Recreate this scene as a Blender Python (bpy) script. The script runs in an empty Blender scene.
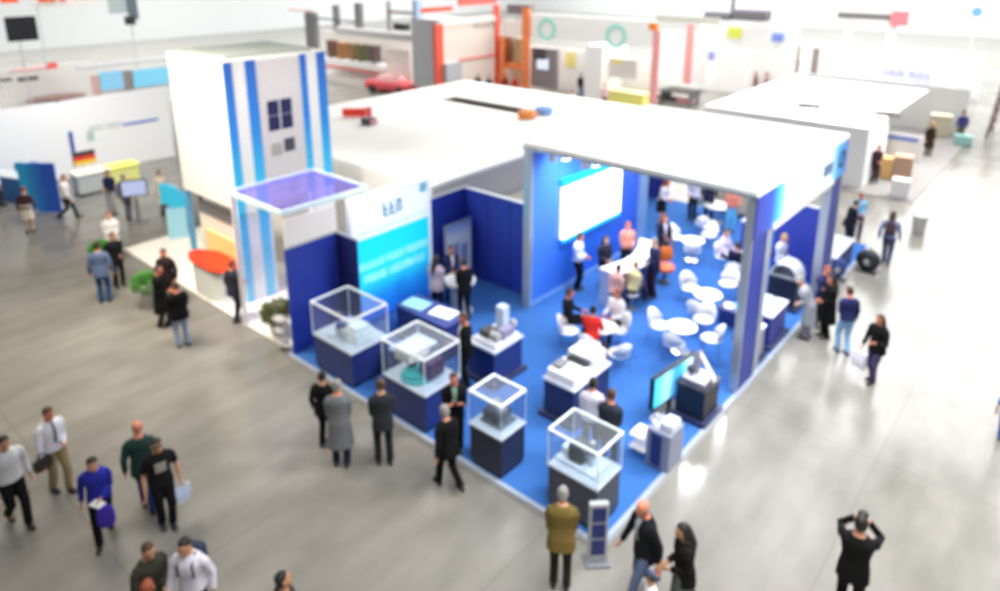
import bpy, bmesh, math, random
from mathutils import Vector, Matrix
from math import radians as R, sin, cos, pi

random.seed(7)
S = bpy.context.scene
COL = S.collection

# ------------------------------------------------------------------ materials
def lin(h):
    h = h.lstrip('#')
    out = []
    for i in (0, 2, 4):
        c = int(h[i:i+2], 16) / 255
        out.append(c / 12.92 if c <= .04045 else ((c + .055) / 1.055) ** 2.4)
    return (*out, 1)

_M = {}
def mat(hexc, rough=.5, metal=0., spec=.5, emit=0., var=.06, scale=12., coat=0.):
    """plain surface with a little procedural variation of tone"""
    key = (hexc, rough, metal, spec, emit, var, scale, coat)
    if key in _M:
        return _M[key]
    m = bpy.data.materials.new('surface_' + hexc.strip('#'))
    m.use_nodes = True
    nt = m.node_tree
    b = nt.nodes['Principled BSDF']
    c = lin(hexc)
    b.inputs['Roughness'].default_value = rough
    b.inputs['Metallic'].default_value = metal
    b.inputs['Specular IOR Level'].default_value = spec
    b.inputs['Coat Weight'].default_value = coat
    if var > 0:
        tc = nt.nodes.new('ShaderNodeTexCoord')
        n = nt.nodes.new('ShaderNodeTexNoise')
        n.inputs['Scale'].default_value = scale
        n.inputs['Detail'].default_value = 3
        nt.links.new(tc.outputs['Object'], n.inputs['Vector'])
        mx = nt.nodes.new('ShaderNodeMix'); mx.data_type = 'RGBA'
        mx.inputs[6].default_value = (*[v * (1 - var) for v in c[:3]], 1)
        mx.inputs[7].default_value = (*[min(1, v * (1 + var)) for v in c[:3]], 1)
        nt.links.new(n.outputs['Fac'], mx.inputs[0])
        nt.links.new(mx.outputs[2], b.inputs['Base Color'])
    else:
        b.inputs['Base Color'].default_value = c
    if emit > 0:
        b.inputs['Emission Color'].default_value = c
        b.inputs['Emission Strength'].default_value = emit
    _M[key] = m
    return m

def glass_mat(name, tint, clear):
    m = bpy.data.materials.new(name); m.use_nodes = True
    nt = m.node_tree; nt.nodes.clear()
    out = nt.nodes.new('ShaderNodeOutputMaterial')
    tr = nt.nodes.new('ShaderNodeBsdfTransparent'); tr.inputs[0].default_value = lin(tint)
    gl = nt.nodes.new('ShaderNodeBsdfGlossy'); gl.inputs['Roughness'].default_value = .03
    lw = nt.nodes.new('ShaderNodeLayerWeight'); lw.inputs[0].default_value = .12; fr = nt.nodes.new('ShaderNodeMath'); fr.operation = 'MULTIPLY'; fr.inputs[1].default_value = .35; nt.links.new(lw.outputs['Facing'], fr.inputs[0])
    mix = nt.nodes.new('ShaderNodeMixShader')
    nt.links.new(fr.outputs[0], mix.inputs[0])
    nt.links.new(tr.outputs[0], mix.inputs[1]); nt.links.new(gl.outputs[0], mix.inputs[2])
    if clear < 1:
        df = nt.nodes.new('ShaderNodeBsdfDiffuse'); df.inputs[0].default_value = lin(tint)
        m2 = nt.nodes.new('ShaderNodeMixShader'); m2.inputs[0].default_value = 1 - clear
        nt.links.new(mix.outputs[0], m2.inputs[1]); nt.links.new(df.outputs[0], m2.inputs[2])
        mix = m2
    nt.links.new(mix.outputs[0], out.inputs[0])
    return m

def ramp_mat(name, stops, axis, lo, hi, rough=.4, emit=0., stripes=None):
    """printed colour gradient along one object axis (0 x, 1 y, 2 z) from lo to hi"""
    m = bpy.data.materials.new(name); m.use_nodes = True
    nt = m.node_tree; b = nt.nodes['Principled BSDF']
    tc = nt.nodes.new('ShaderNodeTexCoord'); sp = nt.nodes.new('ShaderNodeSeparateXYZ')
    nt.links.new(tc.outputs['Object'], sp.inputs[0])
    mr = nt.nodes.new('ShaderNodeMapRange')
    mr.inputs[1].default_value = lo; mr.inputs[2].default_value = hi
    nt.links.new(sp.outputs[axis], mr.inputs[0])
    cr = nt.nodes.new('ShaderNodeValToRGB')
    e = cr.color_ramp.elements
    while len(e) < len(stops):
        e.new(.5)
    for el, (p, c) in zip(e, stops):
        el.position = p; el.color = lin(c)
    nt.links.new(mr.outputs[0], cr.inputs[0])
    nt.links.new(cr.outputs[0], b.inputs['Base Color'])
    b.inputs['Roughness'].default_value = rough
    if emit:
        nt.links.new(cr.outputs[0], b.inputs['Emission Color'])
        b.inputs['Emission Strength'].default_value = emit
    return m

# ------------------------------------------------------------------ mesh builder
class MB:
    def __init__(s):
        s.bm = bmesh.new()
    def box(s, x0, x1, y0, y1, z0, z1):
        v = [s.bm.verts.new(p) for p in ((x0,y0,z0),(x1,y0,z0),(x1,y1,z0),(x0,y1,z0),(x0,y0,z1),(x1,y0,z1),(x1,y1,z1),(x0,y1,z1))]
        for f in ((3,2,1,0),(4,5,6,7),(0,1,5,4),(1,2,6,5),(2,3,7,6),(3,0,4,7)):
            s.bm.faces.new([v[i] for i in f])
        return s
    def rings(s, rings, cap=True):
        """rings: list of lists of points, equal length, closed loops"""
        vr = [[s.bm.verts.new(p) for p in r] for r in rings]
        n = len(vr[0])
        for a, b in zip(vr, vr[1:]):
            for i in range(n):
                s.bm.faces.new((a[i], a[(i+1) % n], b[(i+1) % n], b[i]))
        if cap:
            s.bm.faces.new(vr[0][::-1]); s.bm.faces.new(vr[-1])
        return s
    def tube(s, pts, rad, seg=8, round_ends=False):
        pts = [Vector(p) for p in pts]
        rad = rad if isinstance(rad, (list, tuple)) else [rad] * len(pts)
        if round_ends:
            d0 = (pts[1] - pts[0]).normalized(); d1 = (pts[-1] - pts[-2]).normalized()
            r0, r1 = rad[0], rad[-1]
            pre = [pts[0] - d0 * r0, pts[0] - d0 * r0 * .7]; prr = [r0 * .25, r0 * .72]
            post = [pts[-1] + d1 * r1 * .7, pts[-1] + d1 * r1]; por = [r1 * .72, r1 * .25]
            pts = pre + pts + post; rad = prr + list(rad) + por
        rr = []
        up = Vector((0, 0, 1))
        u = None
        for i, p in enumerate(pts):
            d = (pts[min(i+1, len(pts)-1)] - pts[max(i-1, 0)]).normalized()
            if u is None:
                u = d.cross(up) if abs(d.z) < .95 else d.cross(Vector((0, 1, 0)))
            u = (u - d * u.dot(d)).normalized()
            w = d.cross(u)
            rr.append([p + (u * cos(2*pi*k/seg) + w * sin(2*pi*k/seg)) * rad[i] for k in range(seg)])
        return s.rings(rr)
    def lathe(s, prof, cx=0, cy=0, seg=20):
        return s.rings([[(cx + r*cos(2*pi*k/seg), cy + r*sin(2*pi*k/seg), z) for k in range(seg)] for r, z in prof])
    def ell(s, c, rx, ry, rz, seg=12, n=8):
        c = Vector(c)
        rr = []
        for i in range(n + 1):
            a = -pi/2 + pi * (i + .02) / (n + .04)
            rr.append([(c.x + rx*cos(a)*cos(2*pi*k/seg), c.y + ry*cos(a)*sin(2*pi*k/seg), c.z + rz*sin(a)) for k in range(seg)])
        return s.rings(rr)
    def prism(s, poly, z0, z1):
        return s.rings([[(x, y, z0) for x, y in poly], [(x, y, z1) for x, y in poly]])
    def plate(s, pts, thick):
        """flat polygon in space given a thickness along its normal"""
        pts = [Vector(p) for p in pts]
        nrm = (pts[1]-pts[0]).cross(pts[2]-pts[0]).normalized() * thick
        return s.rings([[p for p in pts], [p + nrm for p in pts]])
    def build(s, name, m, parent=None, bevel=0., smooth=False, loc=None, rotz=0):
        bmesh.ops.recalc_face_normals(s.bm, faces=s.bm.faces)
        me = bpy.data.meshes.new(name); s.bm.to_mesh(me); s.bm.free()
        me.materials.append(m)
        o = bpy.data.objects.new(name, me); COL.objects.link(o)
        if parent: o.parent = parent
        if loc: o.location = loc
        o.rotation_euler.z = R(rotz)
        if smooth:
            for p in me.polygons: p.use_smooth = True
        if bevel:
            bv = o.modifiers.new('bevel', 'BEVEL'); bv.width = bevel; bv.segments = 2
            bv.limit_method = 'ANGLE'
        return o

def tag(o, label=None, cat=None, group=None, kind=None):
    if label: o['label'] = label
    if cat: o['category'] = cat
    if group: o['group'] = group
    if kind: o['kind'] = kind
    return o
def thing(name, label, cat, loc=(0, 0, 0), rotz=0, group=None):
    o = bpy.data.objects.new(name, None); COL.objects.link(o)
    o.location = (*loc, 0)[:3] if len(loc) == 2 else loc
    o.rotation_euler.z = R(rotz); o.empty_display_size = .2
    return tag(o, label, cat, group)
def copy_tree(o, parent=None):
    c = o.copy(); COL.objects.link(c)
    if parent: c.parent = parent
    for ch in [k for k in S.objects if k.parent == o]:
        copy_tree(ch, c)
    return c
def box(*a): return MB().box(*a)
def merge_boxes(lst):
    m = MB()
    for b in lst: m.box(*b)
    return m
def lettering(name, words, size, m, parent, loc, face, seed=1, ext=.012):
    """a line of small upright letter marks; words is the number of marks in each word"""
    rnd = random.Random(seed); o = None
    cw = size*.62; total = sum(words)*cw + (len(words)-1)*cw*.7
    u = -total/2; t = size*.16
    def put(mb, u0, u1, v0, v1):
        if face == 'x': mb.box(loc[0], loc[0]+ext, loc[1]+u0, loc[1]+u1, loc[2]+v0, loc[2]+v1)
        else: mb.box(loc[0]+u0, loc[0]+u1, loc[1]-ext, loc[1], loc[2]+v0, loc[2]+v1)
    h = size*.5
    for n in words:
        mb = MB()
        for k in range(n):
            a, b = u, u + cw*.78
            put(mb, a, a+t, -h, h)
            q = rnd.random()
            if q < .7: put(mb, a+t, b, h-t, h)
            if .3 < q: put(mb, a+t, b-t*.3, -t/2, t/2)
            if q > .5: put(mb, a+t, b, -h, -h+t)
            if q < .4: put(mb, b-t, b, -h, h-t)
            u += cw
        u += cw*.7
        o = mb.build(name, m, parent)
    return o
TOX = (R(90), 0, R(90))     # lettering on a face that looks towards +x
TOY = (R(90), 0, 0)         # lettering on a face that looks towards -y

WHITE = mat('#f2f2f0', .5); OFFW = mat('#e6e3dc', .55); ALU = mat('#b9c0c8', .35, .6); LGREY = mat('#a9abad', .5)
GREY = mat('#77797d', .5); DGREY = mat('#3b3d42', .5); BLACK = mat('#101114', .45); NAVY = mat('#22306f', .45)
NAVYD = mat('#1f2750', .5); BLUEW = mat('#2439a0', .45); CYAN = mat('#25b9e6', .4); RED = mat('#d63a2a', .5)
ORANGE = mat('#e8702c', .5); BROWN = mat('#6b4a35', .6); BEIGE = mat('#d8c9b4', .6); CHROME = mat('#c8ccd2', .2, .9)
MIDBLUE = mat('#2f5fc4', .45); YELLOW = mat('#f0e04a', .5); GREEN = mat('#3d7a34', .7); SKYB = mat('#78c4e8', .45)
GLASS = glass_mat('clear_glass', '#f2f7fb', .99)

# ------------------------------------------------------------------ camera, exposure
cam_d = bpy.data.cameras.new('camera'); cam = bpy.data.objects.new('camera', cam_d); COL.objects.link(cam)
cam.location = (4.82, -8.1, 9.2)
cam.rotation_euler = (R(90 - 15.7), 0, R(40.65))
cam_d.sensor_width = 36; cam_d.lens = 706 / 1000 * 36
cam_d.shift_y = -(295.5 - 156) / 1000
cam_d.clip_end = 400
S.camera = cam
S.view_settings.view_transform = 'Standard'; S.view_settings.look = 'None'
S.view_settings.gamma = 1; S.view_settings.use_curve_mapping = False
S.view_settings.exposure = 0.0
cam_d.dof.use_dof = True; cam_d.dof.focus_distance = 2.0; cam_d.dof.aperture_fstop = 1.6

# ------------------------------------------------------------------ light
w = bpy.data.worlds.new('hall_light'); S.world = w; w.use_nodes = True
bg = w.node_tree.nodes['Background']; bg.inputs[0].default_value = (1, .985, .96, 1); bg.inputs[1].default_value = .23
def area(name, loc, target, sx, sy, power, col=(1, 1, 1), louvre=180):
    d = bpy.data.lights.new(name, 'AREA'); d.shape = 'RECTANGLE'; d.size = sx; d.size_y = sy; d.energy = power; d.color = col; d.spread = R(louvre)
    o = bpy.data.objects.new(name, d); COL.objects.link(o); o.location = loc
    o.rotation_euler = (Vector(target) - Vector(loc)).to_track_quat('-Z', 'Y').to_euler()
    return o
def spot(name, loc, target, power, ang, blend=.5, size=.15, col=(1, 1, 1)):
    d = bpy.data.lights.new(name, 'SPOT'); d.energy = power; d.spot_size = R(ang); d.spot_blend = blend; d.shadow_soft_size = size; d.color = col
    o = bpy.data.objects.new(name, d); COL.objects.link(o); o.location = loc
    o.rotation_euler = (Vector(target) - Vector(loc)).to_track_quat('-Z', 'Y').to_euler()
    return o
area('hall_lamp_row', (-16, 28, 16), (-16, 28, 0), 30, 26, 6200)
area('far_lamp_row', (-25, 62, 18), (-25, 62, 0), 90, 56, 66000)
area('left_fill', (-56, 14, 16), (-56, 14, 0), 44, 40, 15000, (1, 1, 1), 110)  # fill light added to whiten the far left of the hall
area('stand_wall_fill', (-23, 1.5, 8.5), (-28.5, 1.5, 1.6), 1.5, 8, 330, (1, 1, 1), 120)  # unseen fill, added to brighten the far left white wall
area('aisle_lamp_row', (5.0, 3.5, 15), (5.0, 3.5, 0), 9, 25, 3500, (.96, .975, 1), 100)
spot('booth_truss_spot', (5, 8, 10.5), (-4.5, 2.5, 0), 6000, 48, .9, 1.7)
spot('tower_side_fill', (-4.5, 3, 11.5), (-12, 2.2, 2.5), 2600, 50, .8, .4)  # added fill for the tower's right face, no fixture there
area('tower_front_fill', (-12, -3.5, 10), (-12.5, .2, 1.0), 5, 3.5, 900, (1, .91, .76), 120)  # warm fill added to brighten the tower front and nearby floor

# ------------------------------------------------------------------ hall floor
def concrete():
    m = bpy.data.materials.new('polished_concrete'); m.use_nodes = True
    nt = m.node_tree; b = nt.nodes['Principled BSDF']; L = nt.links.new
    tc = nt.nodes.new('ShaderNodeTexCoord')
    n1 = nt.nodes.new('ShaderNodeTexNoise'); n1.inputs['Scale'].default_value = .35; n1.inputs['Detail'].default_value = 5
    n2 = nt.nodes.new('ShaderNodeTexNoise'); n2.inputs['Scale'].default_value = 1.7; n2.inputs['Detail'].default_value = 6
    mp = nt.nodes.new('ShaderNodeMapping'); mp.inputs['Scale'].default_value = (1, .35, 1)
    L(tc.outputs['Object'], n1.inputs['Vector']); L(tc.outputs['Object'], mp.inputs[0]); L(mp.outputs[0], n2.inputs['Vector'])
    c1 = nt.nodes.new('ShaderNodeValToRGB')
    c1.color_ramp.elements[0].position = .32; c1.color_ramp.elements[0].color = lin('#7d7a73')
    c1.color_ramp.elements[1].position = .7; c1.color_ramp.elements[1].color = lin('#94918a')
    c2 = nt.nodes.new('ShaderNodeValToRGB')
    c2.color_ramp.elements[0].position = .3; c2.color_ramp.elements[0].color = lin('#e2e2e0')
    c2.color_ramp.elements[1].position = .65; c2.color_ramp.elements[1].color = (1, 1, 1, 1)
    L(n1.outputs['Fac'], c1.inputs[0]); L(n2.outputs['Fac'], c2.inputs[0])
    # sawn joints of the slab, every six metres along the aisle
    sx = nt.nodes.new('ShaderNodeSeparateXYZ'); L(tc.outputs['Object'], sx.inputs[0])
    masks = []
    for ax, per, off in ((0, 1.88, -2.85), (1, 5.2, -5.2)):
        a = nt.nodes.new('ShaderNodeMath'); a.operation = 'ADD'; a.inputs[1].default_value = off; L(sx.outputs[ax], a.inputs[0])
        p = nt.nodes.new('ShaderNodeMath'); p.operation = 'PINGPONG'; p.inputs[1].default_value = per; L(a.outputs[0], p.inputs[0])
        g = nt.nodes.new('ShaderNodeMath'); g.operation = 'LESS_THAN'; g.inputs[1].default_value = .022; L(p.outputs[0], g.inputs[0])
        masks.append(g)
    mx = nt.nodes.new('ShaderNodeMath'); mx.operation = 'MAXIMUM'; L(masks[0].outputs[0], mx.inputs[0]); L(masks[1].outputs[0], mx.inputs[1])
    mul = nt.nodes.new('ShaderNodeMix'); mul.data_type = 'RGBA'; mul.blend_type = 'MULTIPLY'; mul.inputs[0].default_value = 1
    L(c1.outputs[0], mul.inputs[6]); L(c2.outputs[0], mul.inputs[7])
    j = nt.nodes.new('ShaderNodeMix'); j.data_type = 'RGBA'; j.inputs[7].default_value = lin('#6d6a64')
    sc = nt.nodes.new('ShaderNodeMath'); sc.operation = 'MULTIPLY'; sc.inputs[1].default_value = .38; L(mx.outputs[0], sc.inputs[0])
    L(sc.outputs[0], j.inputs[0]); L(mul.outputs[2], j.inputs[6])
    L(j.outputs[2], b.inputs['Base Color'])
    rr = nt.nodes.new('ShaderNodeMapRange'); rr.inputs[3].default_value = .13; rr.inputs[4].default_value = .25
    L(n2.outputs['Fac'], rr.inputs[0]); L(rr.outputs[0], b.inputs['Roughness'])
    b.inputs['Specular IOR Level'].default_value = .5
    return m
tag(box(-80, 30, -14, 95, -.2, 0).build('floor', concrete()), kind='structure')
HALLW = mat('#d9dcdc', .7)
tag(box(-80, 30, 95, 95.4, 0, 14).build('wall_back', HALLW), kind='structure')
tag(box(-80.4, -80, -14, 95.4, 0, 14).build('wall_left', HALLW), kind='structure')
tag(box(30, 30.4, -14, 95.4, 0, 14).build('wall_right', HALLW), kind='structure')

# ------------------------------------------------------------------ the blue stand: platform
def carpet_mat():
    m = mat('#3968ac', .95, 0, .1, 0, .10, 60.)
    return m
pf = thing('booth_platform', 'low blue carpeted platform with pale aluminium edge carrying the corner stand', 'platform', (-4.4, 8, 0))
def loc(o, *b): return merge_boxes([(a[0]+4.4, a[1]+4.4, a[2]-8, a[3]-8, a[4], a[5]) for a in b])
loc(pf, (-8.75, -.03, .03, 16.2, .0, .062)).build('carpet', carpet_mat(), pf)
loc(pf, (-8.8, .02, -.05, .05, 0, .07), (-.05, .05, -.05, 16.2, 0, .07), (-8.85, -8.73, -.05, 6, 0, .07)).build('edge_trim', mat('#9aa3b0', .5), pf, .01)
loc(pf, (-8.8, .09, -.09, -.05, 0, .03), (.05, .09, -.09, 16.2, 0, .03)).build('edge_step', mat('#8d8a86', .6), pf, .008)
PZ = .07

# ------------------------------------------------------------------ pavilion with the white roof
pv = thing('exhibition_pavilion', 'tall open blue pavilion with flat white roof and blue corner pillars', 'pavilion', (-3, 8.6, PZ))
def L(o, *bs):
    x, y, z = o.location
    return merge_boxes([(b[0]-x, b[1]-x, b[2]-y, b[3]-y, b[4]-z, b[5]-z) for b in bs])
ROOFM = mat('#f4f4f2', .6, var=.02)
L(pv, (-6, .02, 5.42, 11.75, 4.55, 4.7)).build('roof', ROOFM, pv, .02)
L(pv, (-6.02, .04, 5.37, 5.42, 4.54, 4.62)).build('roof_edge', ALU, pv, .01)
PILBLUE = mat('#1d3190', .45)
for (x0, x1, y0, y1, e0, e1) in ((-.18, 0, 5.4, 6.55, .04, .26), (-.20, 0, 10.7, 11.7, .05, .1)):
    p = L(pv, (x0+.02, x1-.01, y0+e0, y1-e1, PZ, 4.5)).build('pillar', PILBLUE, pv)
    fr = L(pv, (x0, x1, y0, y0+e0, PZ, 4.5), (x0, x1, y1-e1, y1, PZ, 4.5)).build('pillar_frame', ALU, p)
    fr.parent = p
FASC = ramp_mat('fascia_print', [(0, '#1a2f8c'), (.13, '#2148b4'), (.2, '#35b6f0'), (.30, '#f3fbfd'), (.76, '#f3fbfd'), (.86, '#42b6ee'), (1, '#2f62cc')], 1, -3.1, 3.1, .4, .3)  # print with a faint glow added to lighten the fascia
fa = L(pv, (-.06, .03, 5.42, 11.7, 3.65, 4.55)).build('fascia', FASC, pv)
L(pv, (-.07, .045, 6.5, 10.75, 3.55, 3.68)).build('fascia_rail', WHITE, fa)
SIGN = mat('#4a6fa8', .5)
lettering('fascia_lettering', (4,), .3, mat('#7a94b8', .5), fa, (3.03, 1.5, 4.1-PZ), 'x', 4)
m = MB()
for k in range(20):
    a, b = 2*pi*k/20, 2*pi*(k+1)/20
    m.plate([(3.035, 2.62+.26*cos(a), 4.12-PZ+.26*sin(a)), (3.035, 2.62+.26*cos(b), 4.12-PZ+.26*sin(b)), (3.035, 2.62+.16*cos(b), 4.12-PZ+.16*sin(b)), (3.035, 2.62+.16*cos(a), 4.12-PZ+.16*sin(a))], .01)
m.build('fascia_emblem', NAVYD, fa)
# screen wall
SCRW = ramp_mat('screen_wall_print', [(0, '#4a86e4'), (.35, '#2a66d8'), (1, '#2454c8')], 1, -3.1, 3.1, .35)
sw = L(pv, (-6, -5.88, 5.6, 11.3, PZ, 4.5)).build('screen_wall', SCRW, pv)
L(pv, (-6.06, -5.84, 5.5, 5.64, PZ, 4.5)).build('wall_post', ALU, pv, .01)
L(pv, (-6.02, -5.82, 11.2, 11.75, PZ, 4.5)).build('wall_post', mat('#7fa3cf', .35, .3), pv, .01)
L(pv, (-5.87, -5.85, 5.64, 11.2, PZ, PZ+.10)).build('skirting', mat('#7ba8e2', .5), sw)
# back wall of the pavilion, low partitions
for a_, b_ in ((-5.9, -4.3), (-2.1, -.2)):
    L(pv, (a_, b_, 11.62, 11.7, 3.0, 4.5)).build('rear_header', NAVY, pv)
for (x, y) in ((-5.3, 6.3), (-4.4, 6.3), (-3.2, 7.6), (-1.5, 7.6), (-4.2, 9.8), (-2.2, 9.8)):
    d = L(pv, (x-.09, x+.09, y-.09, y+.09, 4.2, 4.5)).build('downlight', CHROME, pv, .02)
    L(pv, (x-.075, x+.075, y-.075, y+.075, 4.18, 4.2)).build('lamp_glass', mat('#ffffff', .4, emit=6, var=0), d)
for x, y, e in ((-4.6, 7.2, 105), (-1.8, 7.4, 105), (-4.3, 10.0, 105), (-1.8, 10, 105)):
    area('pavilion_downlight', (x, y, 4.15), (x, y, 0), .5, .5, e, (.95, .97, 1))
area('wall_washer', (-4.9, 6.6, 4.3), (-5.9, 6.8, 2.2), .3, .6, 40, (.9, .95, 1))

for px, pz in ((-5.42, 4.34), (-4.45, 4.34)):
    sl = L(pv, (px-.02, px+.02, 5.88, 5.92, pz+.1, 4.5)).build('spotlight', ALU, pv)
    m = MB(); m.lathe([(.05, pz+.16-PZ), (.10, pz+.1-PZ), (.12, pz-.12-PZ), (.09, pz-.14-PZ)], px+3, 5.9-8.6, 16); m.build('lamp_head', mat('#f4f6fa', .4), sl).parent = sl
# wall screen
sc = thing('wall_screen', 'large glowing white projection panel on the blue pavilion wall', 'screen', (-5.85, 8.42, 2.4))
y0, y1, z0, z1 = -1.55, 1.5, -.75, .78
box(0, .10, y0, y1, z0, z1).build('light_panel', mat('#ffffff', .4, emit=1.3, var=0), sc)
box(-.02, .11, y0, y1, z1, z1+.2).build('header_band', mat('#17b6f2', .4, emit=.4, var=0), sc)
box(-.02, .11, y0, y1, z0-.12, z0).build('footer_band', mat('#17b6f2', .4, emit=.4, var=0), sc)

# ------------------------------------------------------------------ blue partition walls of the stand
def wall(name, label, x0, x1, y0, y1, h, m, z0=PZ, cap=True):
    o = thing(name, label, 'partition wall', ((x0+x1)/2, (y0+y1)/2, z0))
    hx, hy = (x1-x0)/2, (y1-y0)/2
    box(-hx, hx, -hy, hy, 0, h-z0).build('panel', m, o)
    if cap:
        box(-hx-.01, hx+.01, -hy-.01, hy+.01, h-z0, h-z0+.035).build('top_rail', ALU, o, .006)
    return o
wall('partition_wall', 'royal blue end wall beside the glass case at the stand\'s outer left corner', -8.73, -8.65, .06, 1.5, 2.75, BLUEW)
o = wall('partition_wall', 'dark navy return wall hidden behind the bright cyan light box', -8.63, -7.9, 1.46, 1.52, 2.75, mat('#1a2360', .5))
wall('partition_wall', 'blue side wall behind the poster, meeting the rear corner', -8.75, -8.67, 4.5, 6.1, 2.75, BLUEW)
rw = wall('partition_wall', 'wide plain blue rear wall left of the screen pavilion', -8.66, -6.07, 6.03, 6.11, 2.75, BLUEW)
for x in (-.42, .42):
    box(x-.004, x+.004, -.052, -.04, 0, 2.68).build('panel_joint', NAVY, rw)
# white infill above the left end wall
tag(box(-8.72, -8.66, .08, 1.5, 2.80, 3.46).build('infill_panel', mat('#efe9e6', .5)), 'pale translucent panel strip above the royal blue end wall', 'panel')

# light box
lb = thing('light_box', 'tall backlit cyan advertising light box with white header', 'light box', (-8.5, 3.1, PZ))
CYP = ramp_mat('cyan_print', [(0, '#1c58cc'), (.30, '#1f8ae6'), (.50, '#24d0f6'), (1, '#14d4f4')], 2, 0, 2.35, .35, .45)
box(-.10, .06, -1.24, 1.24, .05, 2.36).build('print', CYP, lb)
HEAD = ramp_mat('header_print', [(0, '#b8e6f6'), (.25, '#f4fcff'), (1, '#f4fcff')], 2, 2.4, 3.4, .4, .25)
hd = box(-.10, .06, -1.24, 1.24, 2.44, 3.4).build('header', HEAD, lb)
merge_boxes([(-.12, .08, -1.34, -1.24, 0, 3.46), (-.12, .08, 1.24, 1.34, 0, 3.46), (-.12, .08, -1.24, 1.24, 3.4, 3.46), (-.12, .08, -1.24, 1.24, 2.36, 2.44)]).build('frame', mat('#eef4fa', .35, emit=.25), lb, .008)
lettering('header_logo', (3,), .36, mat('#4f9fc4', .4), hd, (.06, .02, 2.95), 'x', 2)
box(.06, .075, .95, 1.2, 3.1, 3.36).build('corner_mark', mat('#8fcfe6', .4), hd)
WTXT = mat('#a8f2ff', .4, emit=.35, var=0)
lettering('slogan_lettering', (7, 5, 7), .185, WTXT, lb, (.06, .02, 1.62), 'x', 5)
lettering('slogan_lettering', (6, 10), .20, WTXT, lb, (.06, .02, 1.25), 'x', 9)

# violet canopy left of the stand
cp = thing('canopy', 'flat translucent violet canopy on thin posts left of the blue stand', 'canopy', (-9.86, 1.3, 0))
VIO = glass_mat('violet_film', '#c4bcf8', .88)
box(-1.12, 1.12, -1.2, 1.2, 3.60, 3.64).build('translucent_sheet', VIO, cp)
merge_boxes([(-1.16, 1.16, -1.25, -1.2, 3.56, 3.68), (-1.16, 1.16, 1.2, 1.25, 3.56, 3.68), (-1.16, -1.12, -1.2, 1.2, 3.56, 3.68), (1.12, 1.16, -1.2, 1.2, 3.56, 3.68)]).build('rim', mat('#d9ecf2', .4), cp)
for x, y in ((-1.1, 1.2), (1.06, 1.2), (-1.1, -1.18)):
    box(x-.04, x+.04, y-.04, y+.04, 0, 3.58).build('post', mat('#e8e2dc', .4), cp)

# ------------------------------------------------------------------ glass showcases
def vitrine(label, x0, x1, y0, y1, zt, sides=True, body=NAVY, plinth=True):
    cx, cy = (x0+x1)/2, (y0+y1)/2; a, b = (x1-x0)/2, (y1-y0)/2
    o = thing('display_case', label, 'display case', (cx, cy, PZ), 0)
    hp = .95 - PZ
    box(-a+.02, a-.02, -b+.02, b-.02, .08, hp-.04).build('pedestal', body, o, .006)
    box(-a+.05, a-.05, -b+.05, b-.05, 0, .08).build('plinth', BLACK, o)
    box(-a, a, -b, b, hp-.04, hp).build('deck', mat('#cfd4dc', .35), o, .006)
    zt -= PZ
    g = MB(); t = .010
    g.box(-a+.012, a-.012, -b+.012, -b+.012+t, hp, zt).box(-a+.012, a-.012, b-.012-t, b-.012, hp, zt)
    g.box(-a+.012, -a+.012+t, -b+.024, b-.024, hp, zt).box(a-.012-t, a-.012, -b+.024, b-.024, hp, zt)
    g.box(-a+.01, a-.01, -b+.01, b-.01, zt, zt+.012)
    g.build('glass_cover', GLASS, o)
    e = .05 if not sides else .035
    f = merge_boxes([(-a, a, -b, -b+e, zt-.012, zt+.028), (-a, a, b-e, b, zt-.012, zt+.028), (-a, -a+e, -b+e, b-e, zt-.012, zt+.028), (a-e, a, -b+e, b-e, zt-.012, zt+.028)])
    f.build('top_frame', mat('#e9eef4', .3), o, .005)
    q = .018 if sides else .008
    for sx in (-1, 1):
        for sy in (-1, 1):
            MB().box(sx*(a-.012)-q/2, sx*(a-.012)+q/2, sy*(b-.012)-q/2, sy*(b-.012)+q/2, hp, zt).build('corner_edge', mat('#dfe8f0', .25), o)
    return o
vitrine('widest glass showcase, at the blue end wall, holding a white engine model', -7.84, -6.42, .06, 1.12, 1.72)
vitrine('glass showcase with a teal base machine, second from the blue end wall', -5.36, -4.1, .04, 1.05, 1.72)
vitrine('small dark showcase with pale lid plate seeming to float over grey casting', -2.93, -2.13, .03, .74, 1.6, False, mat('#24283f', .45))
vitrine('glass showcase at the stand\'s front corner beside the grey totem sign', -1.17, -.16, .10, .86, 1.6, True, mat('#3c4052', .45))
DZ = .955

# exhibits inside the cases
def exhibit(name, label, x, y, z, rotz=0, cat='machine model'):
    return thing(name, label, cat, (x, y, z), rotz)
ex = exhibit('engine_model', 'white engine model with blue pulley and steel stands inside the widest case', -7.0, .55, DZ)
box(-.05, .42, -.22, .3, .0, .26).build('block', WHITE, ex, .03)
box(.0, .38, -.16, .24, .26, .36).build('cylinder_head', mat('#eceff2', .4), ex, .03)
MB().tube([(-.22, -.2, .30), (-.10, -.2, .30)], .085, 16).build('pulley', mat('#284a92', .4), ex)
for sx in (-.2, -.06):
    MB().tube([(sx, -.26, 0), (sx, -.26, .34)], .03, 10).build('stand', CHROME, ex)
box(-.5, -.26, -.35, .32, 0, .04).build('base_plate', mat('#dfe3e8', .4), ex, .01)
MB().lathe([(.06, 0), (.06, .2), (.03, .24), (.03, .32)], -.38, .1).build('filter', LGREY, ex)

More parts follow.
